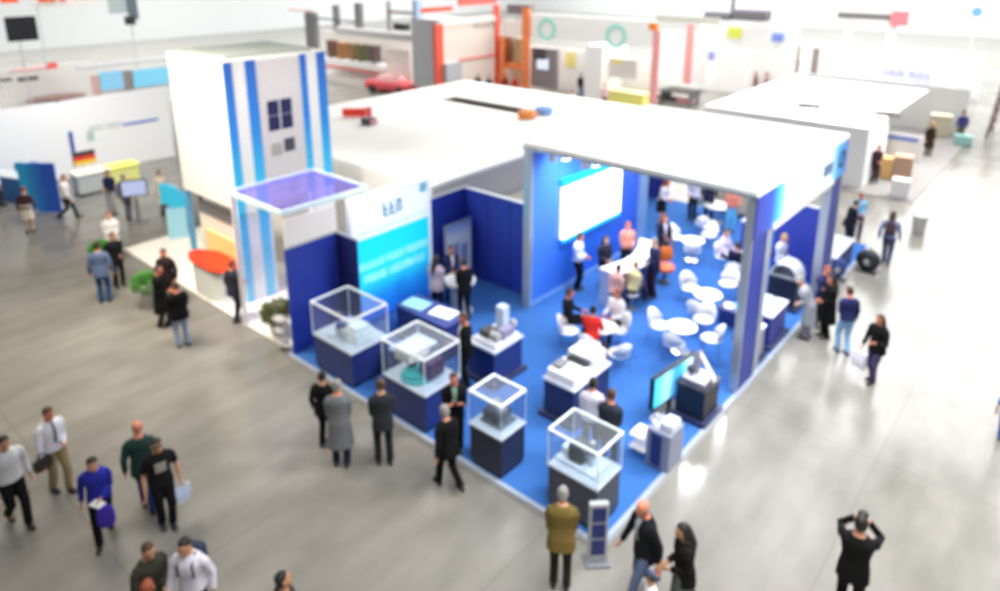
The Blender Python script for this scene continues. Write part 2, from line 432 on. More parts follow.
ex = exhibit('engine_model', 'teal based drive unit with white housing in the second case', -4.72, .52, DZ)
MB().lathe([(.34, 0), (.34, .05), (.28, .08), (.28, .14)], 0, -.1, 24).build('base', mat('#3fb4b4', .4), ex)
box(-.48, -.02, -.3, .28, .32, .58).build('housing', mat('#efe6e0', .4), ex, .04)
MB().tube([(-.25, 0, .05), (-.25, 0, .34)], .10, 14).build('column', DGREY, ex)
box(.08, .4, -.12, .3, .06, .42).build('gear_case', mat('#5a3a58', .4), ex, .03)
MB().tube([(-.47, .1, .45), (-.55, .1, .45)], .07, 14).build('flange', mat('#3a6fb4', .4), ex)

ex = exhibit('casting_model', 'rounded grey metal casting on the small dark showcase', -2.55, .43, DZ)
MB().ell((0, 0, .17), .22, .19, .18, 16, 10).build('casting', mat('#85858c', .35, .5), ex, smooth=True)
MB().tube([(-.05, 0, .2), (-.05, 0, .4)], .09, 14).build('port', mat('#9a9aa2', .35, .5), ex)
box(-.26, .26, -.22, .22, 0, .05).build('base', GREY, ex, .01)
m = MB()
for k in range(5): m.box(-.2+.08*k, -.17+.08*k, -.2, .2, .05, .26)
m.build('cooling_fins', mat('#74747c', .35, .5), ex)

ex = exhibit('gearbox_model', 'dark grey gearbox and silver shaft in the front corner showcase', -.72, .5, DZ)
box(-.2, .08, -.16, .16, .05, .36).build('housing', mat('#4c4f52', .4, .3), ex, .03)
box(-.4, .4, -.24, .24, 0, .05).build('base_plate', mat('#dfe4ea', .35), ex, .01)
MB().tube([(.2, 0, .05), (.2, 0, .5)], [.06, .05], 14).build('shaft', CHROME, ex)
box(-.38, -.22, -.1, .16, .05, .2).build('pump', mat('#e4e8ee', .35), ex, .02)
MB().tube([(.08, 0, .2), (.16, 0, .2)], .09, 14).build('flange', CHROME, ex)

# ------------------------------------------------------------------ open counters with machines
def counter(label, x0, x1, y0, y1, h=.95, body=NAVY, top=None):
    cx, cy = (x0+x1)/2, (y0+y1)/2; a, b = (x1-x0)/2, (y1-y0)/2
    o = thing('display_counter', label, 'counter', (cx, cy, PZ))
    h -= PZ
    box(-a+.03, a-.03, -b+.03, b-.03, .1, h-.05).build('body', body, o, .006)
    box(-a-.06, a+.06, -b-.06, b+.06, 0, .1).build('plinth', mat('#2a2f52', .45), o, .008)
    box(-a, a, -b, b, h-.05, h).build('countertop', top or mat('#c9cede', .35), o, .01)
    return o
counter('navy counter carrying the machine with a tall pale tower', -4.95, -4.1, 2.1, 3.12)
ex = exhibit('demo_machine', 'grey demonstration machine with a tall pale blue tower behind the showcases', -4.5, 2.62, .955)
box(-.34, .34, -.4, .42, 0, .08).build('base_plate', mat('#d6dae6', .35), ex, .015)
box(-.1, .12, .1, .32, .08, .72).build('tower', mat('#b9cdea', .35), ex, .015)
box(-.28, .0, -.28, .05, .08, .24).build('motor', DGREY, ex, .03)
MB().tube([(.05, -.2, .2), (.28, -.2, .2)], .09, 14).build('drum', LGREY, ex)
box(.1, .3, -.1, .3, .08, .3).build('control_unit', mat('#8b86a0', .4), ex, .02)
MB().ell((.2, .36, .3), .1, .06, .1).build('dial', mat('#cfc6cc', .4), ex, smooth=True)

counter('navy counter with chunky white machine in the middle of the carpet', -2.78, -1.98, 2.08, 3.45, .95, mat('#262d58', .45))
ex = exhibit('demo_machine', 'chunky white demonstration machine with black mid section on the central counter', -2.38, 2.75, .955)
box(-.34, .34, -.6, .0, 0, .2).build('feed_unit', mat('#eceef4', .35), ex, .03)
box(-.3, .32, .05, .62, 0, .34).build('main_unit', mat('#dfe2ec', .35), ex, .04)
box(-.22, .28, -.1, .1, .1, .26).build('roller_section', BLACK, ex, .02)
MB().tube([(-.2, .34, .34), (.2, .34, .34)], .1, 14).build('roll', mat('#f0f0f4', .4), ex)
box(-.28, -.08, -.5, -.2, .2, .28).build('control_panel', GREY, ex, .01)

counter('low navy desk in front of the cyan light box', -7.5, -5.75, 2.25, 3.05, .9, NAVY, mat('#33428c', .4))
for (x, y, lab) in ((-7.1, 2.6, 'flat pale cyan tablet display lying on the desk by the light box'), (-6.25, 2.7, 'bright white tablet display lying on the desk by the light box')):
    t = thing('tablet_display', lab, 'display', (x, y, .905), 8)
    box(-.33, .33, -.24, .24, 0, .03).build('case', mat('#9fb6c8', .4), t, .008)
    box(-.3, .3, -.21, .21, .03, .036).build('display_glass', mat('#8fd0e8' if 'cyan' in lab else '#f8f8fc', .3, emit=.35, var=.02), t)
counter('low white topped navy bench between the first two showcases', -6.25, -5.6, .95, 1.85, .78, NAVY, mat('#d7e0ee', .35))

# desk monitor cart in front of the poster
t = thing('display_counter', 'pale rounded counter beneath the standing poster', 'counter', (-7.15, 4.2, PZ))
MB().lathe([(.34, 0), (.34, .05), (.26, .1), (.26, .8), (.42, .84), (.42, .9)], 0, 0, 24).build('body', mat('#cdd5e6', .4), t, smooth=False)
MB().lathe([(.43, .9), (.43, .93)], 0, 0, 24).build('countertop', WHITE, t)

po = thing('poster_stand', 'pale blue printed poster on a stand against the blue side wall', 'poster', (-8.3, 5.35, PZ), 0)
PM = ramp_mat('poster_print', [(0, '#aabfe4'), (.2, '#f8fbff'), (.8, '#e6f0fc'), (1, '#6f98dc')], 2, 0, 1.9, .4)
box(-.02, .02, -.5, .5, .12, 1.9).build('print', PM, po)
merge_boxes([(-.03, .03, -.53, -.5, 0, 1.93), (-.03, .03, .5, .53, 0, 1.93), (-.03, .03, -.5, .5, 1.9, 1.93)]).build('frame', ALU, po)
box(-.2, .2, -.55, .55, 0, .03).build('foot', ALU, po)
merge_boxes([(.02, .03, -.3, .0, .9, 1.3), (.02, .03, .1, .35, .5, 1.2), (.02, .03, -.35, .1, .4, .7)]).build('picture_blocks', mat('#93a8d4', .5), po)

# television on stand, black pedestal, machine
tv = thing('television', 'black framed television facing the aisle with glowing cyan picture', 'television', (-.80, 3.95, PZ), -7)
box(-.05, .04, -.76, .76, .36, 1.08).build('housing', BLACK, tv, .01)
SCR = ramp_mat('tv_picture', [(0, '#38c8f0'), (.3, '#9fe6fa'), (.5, '#2f8fd8'), (.65, '#48c6ec'), (1, '#e8f8fc')], 1, -.7, .7, .3, .75)
box(.04, .046, -.72, .72, .40, 1.04).build('display_glass', SCR, tv)
box(-.09, -.05, -.06, .06, .03, .8).build('post', DGREY, tv)
box(-.3, .02, -.3, .3, 0, .03).build('foot', DGREY, tv, .008)
pb = counter('black pedestal with grey side beside the television, close to the aisle', -.72, -.04, 3.85, 4.6, .86, mat('#15151f', .4), mat('#2a2a38', .35))
ex = exhibit('demo_machine', 'pale lilac sensor machine with slanted arm on the black pedestal', -.40, 4.25, .865)
box(-.25, .25, -.25, .25, 0, .07).build('base_plate', mat('#c9c6d6', .4), ex, .01)
MB().tube([(-.1, .05, .05), (-.08, .06, .42), (-.02, .06, .55)], [.09, .08, .05], 12, True).build('column', mat('#9a96ae', .4), ex, smooth=True)
MB().tube([(0, .05, .5), (.25, .0, .22), (.32, -.04, .12)], [.05, .05, .07], 12, True).build('arm', mat('#d8d4cc', .4), ex, smooth=True)
MB().ell((-.13, -.08, .2), .09, .09, .09).build('sensor_head', DGREY, ex, smooth=True)

# brochure machine at the aisle edge
bm_ = thing('brochure_stand', 'navy and white brochure stand with jutting shelves at the platform edge', 'brochure stand', (-.2, 2.22, PZ))
box(-.22, .26, -.05, .5, 0, .78).build('cabinet', mat('#8a8ea4', .4), bm_, .015)
box(-.1, .1, -.09, -.05, .1, .74).build('front_stripe', NAVY, bm_)
for k, z in enumerate((.22, .48)):
    sh = box(-.55, -.22, -.1, .3, z, z+.035).build('shelf', WHITE, bm_, .01)
    box(-.52, -.25, -.06, .26, z+.035, z+.06).build('leaflets', mat('#f0f2f6', .5), sh)
MB().tube([(-.1, .1, .78), (-.22, .1, .9), (-.1, .1, 1.02)], .035, 10, True).build('arm', WHITE, bm_)
box(0, .24, .05, .4, .78, .94).build('printer_head', mat('#d9dbe6', .4), bm_, .03)

# totem sign at the corner
tt = thing('totem_sign', 'slim grey totem sign with three navy panels at the stand corner', 'sign', (.1, -.26, 0), 45)
box(-.15, .15, -.05, .05, .04, 1.12).build('post', LGREY, tt, .01)
for z0, z1 in ((.8, 1.06), (.5, .76), (.18, .46)):
    box(-.11, .11, -.056, -.05, z0, z1).build('panel', NAVY, tt)
box(-.2, .2, -.15, .15, 0, .04).build('foot', GREY, tt, .01)

# ------------------------------------------------------------------ reception bar below the screen
rc = thing('reception_counter', 'curved white topped reception bar with navy front below the wall screen', 'counter', (-4.3, 8.2, PZ))
outer, inner = [], []
for k in range(13):
    t = k/12
    y = -1.25 + 2.6*t
    x = .35*sin(pi*t) - .25*t
    outer.append((x+.32, y)); inner.append((x-.28, y))
MB().prism(outer + inner[::-1], 1.0, 1.07).build('countertop', mat('#f4f2f6', .3), rc, .01)
MB().prism([(x-.12, y*.92) for x, y in outer] + [(x+.14, y*.92) for x, y in inner[::-1]], .0, 1.0).build('front', mat('#2a3f92', .4), rc)
box(-.25, .3, -1.25, -1.19, 0, 1.0).build('end_post', mat('#9fb4d8', .4), rc)

# right hand counters by the aisle
counter('navy counter beside the aisle, right of the tall front pillar', -.95, -.12, 7.6, 8.75, .95, mat('#2b3690', .4))
counter('narrow grey demo plinth at the foot of the tall front pillar', -.62, -.12, 6.75, 7.3, .9, mat('#8c90a8', .4))
ex = exhibit('demo_machine', 'lilac cone shaped nozzle machine beside the tall front pillar', -.37, 7.0, .905)
MB().lathe([(.2, 0), (.2, .06), (.1, .3), (.06, .5)], 0, 0, 16).build('nozzle', mat('#b4b4d4', .4), ex)
box(-.2, .2, -.2, .2, -.0, .03).build('base_plate', WHITE, ex)
for (x, y, r) in ((-.7, 8.3, .12), (-.35, 8.0, .1)):
    MBx = thing('instrument', 'small white measuring instrument on the navy aisle counter, ' + ('rear one' if y > 8.1 else 'front one'), 'instrument', (x, y, .955))
    MB().lathe([(r, 0), (r, .05), (r*.5, .1), (r*.6, .22), (r*.2, .26)], 0, 0, 14).build('body', WHITE, MBx)
    MB().tube([(0, 0, .2), (.12, .04, .34)], .02, 8, True).build('arm', DGREY, MBx)
counter('dark console with rounded grey hood by the far blue pillar', -1.1, -.3, 9.9, 10.6, 1.0, mat('#1c2030', .4), mat('#777c86', .4))
ex = exhibit('console_hood', 'arched light grey hood standing on the dark console', -.7, 10.25, 1.005, cat='machine hood')
rr = []
for k in range(9):
    a = pi*k/8
    rr.append([(.36*cos(a), -.3, .34*sin(a)), (.36*cos(a), .3, .34*sin(a)), (.31*cos(a), .3, .3*sin(a)), (.31*cos(a), -.3, .3*sin(a))])
MB().rings(rr).build('shell', mat('#c2c6cc', .35), ex)

# ------------------------------------------------------------------ chairs and tables in the pavilion
def chair_mesh():
    o = thing('shell_chair', 'x', 'chair')
    MB().lathe([(.05, .44), (.2, .43), (.25, .455), (.235, .475), (.1, .455), (.03, .455)], 0, 0, 18).build('seat', mat('#f6f6f8', .35), o, smooth=True)
    m = MB(); rr = []
    for k in range(13):
        a = R(200 + 140*k/12); q = sin(pi*k/12)
        zl, zt = .47 + .05*(1-q), .60 + .24*q
        rr.append([(.245*cos(a), .245*sin(a), zl), (.285*cos(a), .30*sin(a), zt), (.265*cos(a), .28*sin(a), zt+.01), (.225*cos(a), .225*sin(a), zl)])
    m.rings(rr).build('backrest', mat('#f6f6f8', .35), o, smooth=True)
    for sx in (-1, 1):
        for sy in (-1, 1):
            MB().tube([(sx*.14, sy*.14, .45), (sx*.21, sy*.21, 0)], .014, 6).build('leg', CHROME, o)
    return o
CH = chair_mesh(); used = []
def chair(label, x, y, rot, z=PZ, group='white shell chairs in the pavilion'):
    c = copy_tree(CH) if used else CH
    used.append(1)
    c.location = (x, y, z); c.rotation_euler.z = R(rot); c['label'] = label; c['group'] = group
    return c
def table(label, x, y, r=.36, h=.74, col='#f7f7f9'):
    o = thing('round_table', label, 'table', (x, y, PZ))
    MB().lathe([(r*.96, h-.03-PZ), (r, h-.015-PZ), (r, h-PZ)], 0, 0, 24).build('tabletop', mat(col, .3), o)
    MB().lathe([(.03, .03), (.03, h-.03-PZ)], 0, 0, 12).build('column', CHROME, o)
    MB().lathe([(.24, 0), (.23, .02), (.04, .035)], 0, 0, 20).build('base', CHROME, o)
    return o
table('white round cafe table nearest to the television, with empty chairs', *(-1.75, 6.18), ) if 0 else None
T1 = (-1.73, 6.19); T2 = (-1.99, 8.17); T3 = (-3.94, 11.32); T4 = (-3.18, 4.95); T5 = (-2.41, 11.11)
table('white round table of the empty chair group just behind the television', *T1)
table('white round table of the empty chair group left of the front pillar', *T2)
table('white round table deep in the pavilion beside the orange bag', *T3)
table('white round table the red shirted sitter leans on', *T4)
table('white round table of the dark clad sitters by the front pillar', *T5)
for (px, py, T, lab) in ((659,326,T1,'white shell chair left of the table behind the television'), (672,345,T1,'white shell chair nearest the television'), (702,322,T1,'white shell chair right of the table behind the television'), (710,340,T1,'white shell chair overlapped by the machine on the black pedestal'),
        (691,289,T2,'white shell chair at the left of the table group beside the pillar'), (728,286,T2,'white shell chair at the right of the table group beside the pillar'), (697,311,T2,'white shell chair in front of the table group beside the pillar'),
        (674,238,T3,'white shell chair left of the deep table by the orange bag'), (709,236,T3,'white shell chair right of the deep table by the orange bag'), (692,252,T3,'white shell chair in front of the deep table by the orange bag')):
    def put(x, y, T, lab):
        chair(lab, x, y, math.degrees(math.atan2(T[1]-y, T[0]-x)) - 90)
    put(*{(659,326): (-2.34, 6.23), (672,345): (-1.67, 5.71), (702,322): (-1.65, 7.21), (710,340): (-1.11, 6.48), (691,289): (-2.7, 8.63), (728,286): (-2.01, 9.54), (697,311): (-1.97, 7.54), (674,238): (-4.72, 11.68), (709,236): (-3.96, 12.56), (692,252): (-3.79, 11)}[(px, py)], T, lab)
for (x, y), lab in (((-3.13, 4.39), 'white shell chair under the red shirted sitter'), ((-3, 5.41), 'white shell chair under the white shirted sitter'), ((-3.88, 4.59), 'white shell chair under the dark clothed sitter'), ((-2.42, 4.49), 'white shell chair with an orange bag leaning on it')):
    chair(lab, x, y, math.degrees(math.atan2(T4[1]-y, T4[0]-x)) - 90)
x, y = (-2.94, 4.67)
t = thing('tote_bag', 'small orange brown tote bag standing by the chair group in the carpet centre', 'bag', (x, y, PZ), 30)
MB().rings([[(u*.15*a, v*.07*b_, zz) for u, v in ((-1, -1), (1, -1), (1, 1), (-1, 1))] for zz, a, b_ in ((0, .9, .9), (.15, 1, 1), (.27, .9, .5))]).build('body', mat('#b8502c', .6), t, .01)
MB().tube([(-.08, 0, .26), (-.05, 0, .38), (.05, 0, .38), (.08, 0, .26)], .009, 6).build('handle', BROWN, t)
x, y = (-3.84, 9.35)
t = thing('stool', 'round orange upholstered stool with dark base on the blue carpet', 'stool', (x, y, PZ))
MB().lathe([(.2, .38), (.26, .40), (.28, .46), (.26, .52), (.1, .53)], 0, 0, 22).build('seat', mat('#ea7048', .7), t, smooth=True)
MB().lathe([(.16, 0), (.14, .03), (.04, .05), (.04, .39)], 0, 0, 16).build('base', DGREY, t)
x, y = (-1.36, 8.32)
t = thing('side_table', 'low navy side table with magazines right of the empty chairs', 'table', (x, y, PZ))
box(-.32, .32, -.28, .28, .4, .45).build('tabletop', NAVY, t, .008)
box(-.26, .26, -.22, .22, 0, .4).build('body', mat('#2a3a86', .5), t)
for dx, dy, c, lab in ((-.1, 0, '#f2e6e6', 'white and red magazine on the low navy side table'), (.12, .12, '#40bfe0', 'cyan magazine on the low navy side table')):
    q = thing('magazine', lab, 'magazine', (x+dx, y+dy, PZ+.452), 25)
    box(-.11, .11, -.15, .15, 0, .012).build('pages', WHITE, q)
    box(-.11, .11, -.15, .15, .012, .015).build('cover', mat(c, .4), q)

# goods at the back of the pavilion
x, y = (-4.65, 16.38)
t = thing('cabinet', 'cream storage cabinet seen at the back of the pavilion', 'cabinet', (x, y, PZ))
box(-.55, .55, -.3, .3, .06, 1.2).build('body', mat('#e4d4b4', .5), t, .01)
box(-.5, .5, -.25, .25, 0, .06).build('plinth', BROWN, t)
for sx in (-1, 1):
    d = box(sx*.27-.26, sx*.27+.26, -.325, -.3, .1, 1.16).build('door', mat('#dccba8', .5), t, .006)
    box(sx*.05-.01, sx*.05+.01, -.35, -.325, .7, .85).build('handle', CHROME, d)
table('white round table at the very back with a white vase', *(-4.72, 14.9), .5)
counter('navy cabinet block in front of the cream cabinet at the pavilion rear', -3.1, -2.2, 12.9, 13.4, 1.15, mat('#2c3c9c', .5))
wall('partition_wall', 'navy panel seen through the right opening under the lettered fascia', -1.75, -.35, 12.05, 12.13, 2.35, mat('#2c3c9c', .5))
wall('partition_wall', 'navy panel standing at the back left of the pavilion', -9.3, -7.2, 15.9, 16.0, 2.3, mat('#2c3c9c', .5))
for (x, y), lab in (((-5.55, 15.26), 'white ring backed chair at the back of the pavilion'), ((-4.56, 13.33), 'white chair beside the dark suited figure at the back')):
    chair(lab, x, y, 30)
def plain_table(label, x0, x1, y0, y1, h, topc, skirt):
    o = thing('draped_table', label, 'table', ((x0+x1)/2, (y0+y1)/2, PZ))
    a, b = (x1-x0)/2, (y1-y0)/2
    box(-a, a, -b, b, h-.03-PZ, h-PZ).build('tabletop', mat(topc, .4), o, .006)
    box(-a+.03, a-.03, -b+.03, b-.03, 0, h-.03-PZ).build('skirt', mat(skirt, .8), o)
    return o
plain_table('grey topped table with navy skirt outside the far blue pillar', -.95, -.1, 12.6, 14.6, .78, '#aab4bc', '#33447c')
for k, ((x, y), lab) in enumerate((((0.42, 14.18), 'black ribbed wheel exhibit nearest the aisle beyond the far pillar'), ((-0.17, 12.8), 'dark blue wheel exhibit before the navy skirted table'))):
    t = thing('wheel_exhibit', lab, 'machine model', (x, y, 0 if k == 0 else PZ), 40*k)
    m = MB(); m.lathe([(.1, 0), (.3, .02), (.34, .1), (.34, .2), (.3, .28), (.1, .3)], 0, 0, 24)
    for v in m.bm.verts: v.co = Vector((v.co.x, v.co.z - .15, v.co.y + .36))
    m.build('tyre', mat('#26282e' if k == 0 else '#2f4480', .5), t, smooth=True)
    MB().tube([(0, -.2, .36), (0, .2, .36)], .09, 14).build('hub', CHROME, t)
    box(-.3, .3, -.2, .2, 0, .04).build('stand', DGREY, t)

# ------------------------------------------------------------------ people
def remesh(mb, name, m, parent, voxel, smooth_it=2):
    """union overlapping closed shapes into one continuous skin"""
    bmesh.ops.recalc_face_normals(mb.bm, faces=mb.bm.faces)
    me = bpy.data.meshes.new(name); mb.bm.to_mesh(me); mb.bm.free()
    t = bpy.data.objects.new(name, me); COL.objects.link(t)
    rm = t.modifiers.new('r', 'REMESH'); rm.mode = 'VOXEL'; rm.voxel_size = voxel; rm.use_smooth_shade = True
    if smooth_it:
        sm = t.modifiers.new('s', 'SMOOTH'); sm.iterations = smooth_it; sm.factor = .5
    dg = bpy.context.evaluated_depsgraph_get()
    me2 = bpy.data.meshes.new_from_object(t.evaluated_get(dg))
    t.modifiers.clear(); t.data = me2; bpy.data.meshes.remove(me)
    me2.name = name
    me2.materials.clear(); me2.materials.append(m)
    t.parent = parent
    return t

def ik(a, b, l1, l2, pole):
    a, b, pole = Vector(a), Vector(b), Vector(pole)
    d = b - a; L = d.length
    if L > (l1 + l2) * .995:
        b = a + d * ((l1 + l2) * .995 / L); d = b - a; L = d.length
    u = d / L
    x = (l1*l1 - l2*l2 + L*L) / (2*L)
    hgt = math.sqrt(max(0, l1*l1 - x*x))
    p = (pole - u * pole.dot(u)).normalized()
    return a + u*x + p*hgt, b

SKIN = {'light': mat('#d9a98c', .55, var=.03), 'tan': mat('#c08a6a', .55, var=.03), 'ruddy': mat('#cf8266', .55, var=.03), 'dark': mat('#7d5540', .55, var=.03)}
HAIRC = {'black': mat('#17140f', .6), 'brown': mat('#4a3222', .6), 'grey': mat('#8a8782', .6), 'blond': mat('#b08d58', .6), 'red': mat('#8a4226', .6)}
EYE = mat('#1c1612', .2, var=0)
TORSO = [(-.10, .10, .085, 0), (-.05, .150, .108, -.004), (.02, .168, .118, -.006), (.10, .152, .108, 0), (.20, .142, .102, .004), (.32, .163, .116, .006), (.41, .184, .116, 0), (.455, .168, .102, -.004), (.495, .122, .082, -.008), (.522, .084, .068, -.008), (.55, .064, .062, -.006)]

def torso_at(t):
    for (a, b) in zip(TORSO, TORSO[1:]):
        if a[0] <= t <= b[0]:
            f = (t - a[0]) / (b[0] - a[0])
            return [a[i] + (b[i]-a[i])*f for i in range(1, 4)]
    return list(TORSO[0][1:]) if t < TORSO[0][0] else list(TORSO[-1][1:])

def person(label, at, rot, h=1.74, top=('jacket', '#1b1c20'), legs=('trousers', '#1a1b20'), hair=('short', 'black'), skin='light',
           stride=0., lean=0., arms=('hang', 'hang'), sit=0., turn=0., nod=8., shirt=None, tie=None, shoe='#15130f', det=1, z=0., group=None, build=1., legs_up=0., mark=None):
    s = h / 1.74
    P = thing('person', label, 'person', (at[0], at[1], z), rot, group)
    P.scale = (s, s, s)
    vox = {0: .020, 1: .013, 2: .0095}[det]
    zp = (sit / s if sit else .93 - abs(stride) * .12)
    ln = R(lean)
    def sp(t, x=0., y=0.):   # point on the spine frame
        return Vector((x, sin(ln)*t + cos(ln)*y, zp + cos(ln)*t - sin(ln)*y))
    def ring(t, w, d, y, grow=0., seg=16):
        out = []
        for k in range(seg):
            a = 2*pi*k/seg
            ca, sa = cos(a), sin(a)
            ex = 1/((abs(ca)**2.4 + abs(sa)**2.4)**(1/2.4))
            out.append(sp(t, (w*build+grow)*ca*ex, y + (d*(.6+.4*build)+grow)*sa*ex))
        return out
    # --- joints
    hips = [Vector((sx*.09, -.0, zp - .03)) for sx in (-1, 1)]
    feet, knees = [], []
    for i, sx in enumerate((-1, 1)):
        if sit:
            kn = hips[i] + Vector((sx*.05, .43, .02)); an = Vector((sx*.13, kn.y - .02 + .08*i, .085 + 0*sx))
            an.z = max(.085, kn.z - .43); an.z = .085 if sit < .56 else kn.z - .42
        else:
            yy = -sx * stride
            an = Vector((sx*(.10 if abs(stride) < .05 else .075), yy, .085 + (.10 if yy < -.12 else 0)))
            kn, an = ik(hips[i], an, .425, .405, (sx*.05, 1, 0))
        knees.append(kn); feet.append(an)
    sh = [sp(.44, sx*.182*(.5+.5*build)) for sx in (-1, 1)]
    elb, wri = [], []
    for i, sx in enumerate((-1, 1)):
        a = arms[i]
        pole = Vector((sx*.5, -1, -.2))
        if a == 'hang':
            sw = sx * stride * .55
            tgt = sh[i] + Vector((sx*.09, .06 + sw, -.53))
        elif a == 'bent':
            tgt = sh[i] + Vector((-sx*.02, .33, -.22))
        elif a == 'front':
            tgt = sp(.10, sx*.06, .24)
        elif a == 'fold':
            tgt = sp(.24, -sx*.06, .21); pole = Vector((sx, -.2, -.6))
        elif a == 'hip':
            tgt = sp(.10, sx*.19, .06); pole = Vector((sx, -.6, 0))
        elif a == 'up':
            tgt = sp(.58, sx*.07, .26); pole = Vector((sx*.8, -.6, -.9))
        elif a == 'back':
            tgt = sp(.03, sx*.03, -.19); pole = Vector((sx, -.7, 0))
        elif a == 'table':
            tgt = sp(.17, sx*.12, .36)
        else:
            tgt = sh[i] + Vector((sx*a[0], a[1], a[2]))
        e, wv = ik(sh[i], tgt, .29, .265, pole)
        elb.append(e); wri.append(wv)
    # --- head frame
    Rm = Matrix.Rotation(R(turn), 3, 'Z') @ Matrix.Rotation(-R(nod) - ln*.4, 3, 'X')
    hc = sp(.565) + Rm @ Vector((0, .025, .115))
    def hd(x, y, zz): return hc + Rm @ Vector((x, y, zz))
    # --- body
    b = MB()
    b.rings([ring(t, w, d, y) for t, w, d, y in TORSO])
    b.tube([sp(.50), sp(.60) * .5 + hc * .5 + Vector((0, 0, -.02)), hc + Rm @ Vector((0, -.015, -.03))], [.064, .056, .054], 12, True)
    prof = [(-.115, .022, .03, .034), (-.10, .044, .052, .024), (-.07, .06, .075, .01), (-.03, .07, .088, 0), (.01, .0755, .094, -.003), (.05, .074, .094, -.006), (.085, .06, .078, -.008), (.105, .038, .05, -.008), (.116, .014, .02, -.008)]
    b.rings([[hd(w*cos(2*pi*k/16), y + d*sin(2*pi*k/16), zz) for k in range(16)] for zz, w, d, y in prof])
    b.tube([hd(0, .088, .018), hd(0, .106, -.022)], [.008, .014], 8, True)
    b.tube([hd(-.022, .084, -.062), hd(.022, .084, -.062)], .009, 8, True)
    for sx in (-1, 1):
        b.tube([hd(sx*.074, -.012, .02), hd(sx*.076, -.006, -.028)], [.018, .011], 8, True)
    for i, sx in enumerate((-1, 1)):
        b.tube([sh[i] - Vector((sx*.05, 0, 0)), sh[i], elb[i], elb[i]*.55 + wri[i]*.45, wri[i]], [.036, .040, .039, .038, .027], 10, True)
        d = (wri[i] - elb[i]).normalized()
        ref = Vector((-sx*.35, .8, .6)); sd = (ref - d*ref.dot(d)).normalized()
        n = d.cross(sd) * sx
        b.rings([[wri[i] + d*q + sd*(wd*cos(2*pi*k/10)) + n*(th*sin(2*pi*k/10)) for k in range(10)] for q, wd, th in ((-.02, .026, .02), (.02, .034, .019), (.06, .042, .018), (.09, .04, .015), (.098, .03, .01))])
        if det > 0:
            for f in range(4):
                p = wri[i] + d*.085 + sd*((1.5-f)*.0205)
                pts = [p - d*.02, p]
                dd = d.copy()
                Lf = (.068, .078, .072, .056)[f]
                for seg_ in (.45, .32, .23):
                    dd = (dd + n*(.34 + .05*f)).normalized(); p = p + dd*Lf*seg_*1.05; pts.append(p)
                b.tube(pts, [.0095, .0095, .009, .0085, .0075], 7, True)
            p = wri[i] + d*.028 + sd*.026
            td = (d*.75 + sd*.65 + n*.25).normalized(); td2 = (d*.95 + sd*.2 + n*.35).normalized()
            b.tube([p - td*.01, p + td*.04, p + td*.04 + td2*.032], [.014, .0115, .009], 7, True)
        else:
            b.tube([wri[i] + d*.08, wri[i] + d*.15 + n*.03], [.022, .016], 8, True)
        b.tube([hips[i] + Vector((0, 0, .02)), hips[i], knees[i], knees[i]*.6 + feet[i]*.4, feet[i]], [.085, .085, .056, .056, .038], 10, True)
        b.tube([feet[i] + Vector((0, -.03, -.045)), feet[i] + Vector((0, .12, -.055))], [.036, .028], 8, True)
    remesh(b, 'body', SKIN[skin], P, vox, 1)
    # --- eyes
    if det == 2:
        for sx in (-1, 1):
            MB().ell(hd(sx*.03, .0855, .012), .011, .008, .007, 8, 5).build('eye', EYE, P, smooth=True)
    # --- hair
    hs, hcol = hair
    hm = HAIRC.get(hcol) or mat(hcol, .6)
    if hs != 'bald':
        hb = MB()
        g = .012
        rows = [(-.055, .060, .05, -.052), (-.02, .074, .066, -.036), (.02, .080, .068, -.032), (.05, .080, .078, -.025), (.075, .074, .085, -.016), (.10, .058, .072, -.011), (.12, .036, .046, -.010), (.129, .012, .016, -.010)]
        hb.rings([[hd((w+.004)*cos(2*pi*k/14), y + (d+.004)*sin(2*pi*k/14), zz) for k in range(14)] for zz, w, d, y in rows])
        if hs in ('long', 'bun'):
            if hs == 'long':
                hb.tube([hd(0, -.05, .03), hd(0, -.075, -.06), sp(.46, 0, -.10), sp(.34, 0, -.115)], [.08, .082, .075, .05], 10, True)
                for sx in (-1, 1):
                    hb.tube([hd(sx*.06, -.01, .05), hd(sx*.078, -.012, -.04), hd(sx*.075, -.02, -.13)], [.03, .028, .022], 8, True)
            else:
                hb.ell(hd(0, -.10, .05), .045, .045, .045)
        remesh(hb, 'cap' if hs == 'cap' else 'hair', hm, P, max(vox, .011), 1)
        if hs == 'cap':
            MB().rings([[hd(.07*cos(pi*k/8), .06 + (.085*sin(pi*k/8)), .055) for k in range(9)], [hd(.07*cos(pi*k/8), .06 + (.085*sin(pi*k/8)), .063) for k in range(9)]]).build('cap_peak', hm, P)
    # --- legs
    lk, lc = legs
    lm = mat(lc, .85, 0, .15, 0, .08, 20.)
    if lk in ('trousers', 'jeans'):
        t = MB()
        t.rings([ring(q, w, d, y, .014) for q, w, d, y in TORSO[:4]])
        for i in range(2):
            end = feet[i] + (feet[i] - knees[i]).normalized()*.025
            t.tube([hips[i] + Vector((0, 0, .03)), hips[i] + Vector((0, 0, -.02)), hips[i]*.5 + knees[i]*.5, knees[i], knees[i]*.5 + feet[i]*.5, end], [.098, .102, .088, .072, .068, .064], 12)
        remesh(t, 'trousers', lm, P, max(vox, .013))
    elif lk in ('skirt', 'dress'):
        t = MB()
        q = [ring(.14, .155, .11, 0, .012), ring(0, .17, .12, 0, .018)]
        base = -.42 if lk == 'skirt' else -.68
        if sit:
            for i in range(2):
                t.tube([hips[i], knees[i]], [.11, .085], 12, True)
            t.rings(q[::-1] + [])
        else:
            for f in (.35, .7, 1):
                q.append([Vector((p.x*(1+.12*f), p.y*(1+.25*f), zp + base*f)) for p in ring(-.02, .17, .125, 0, .02)])
            t.rings(q)
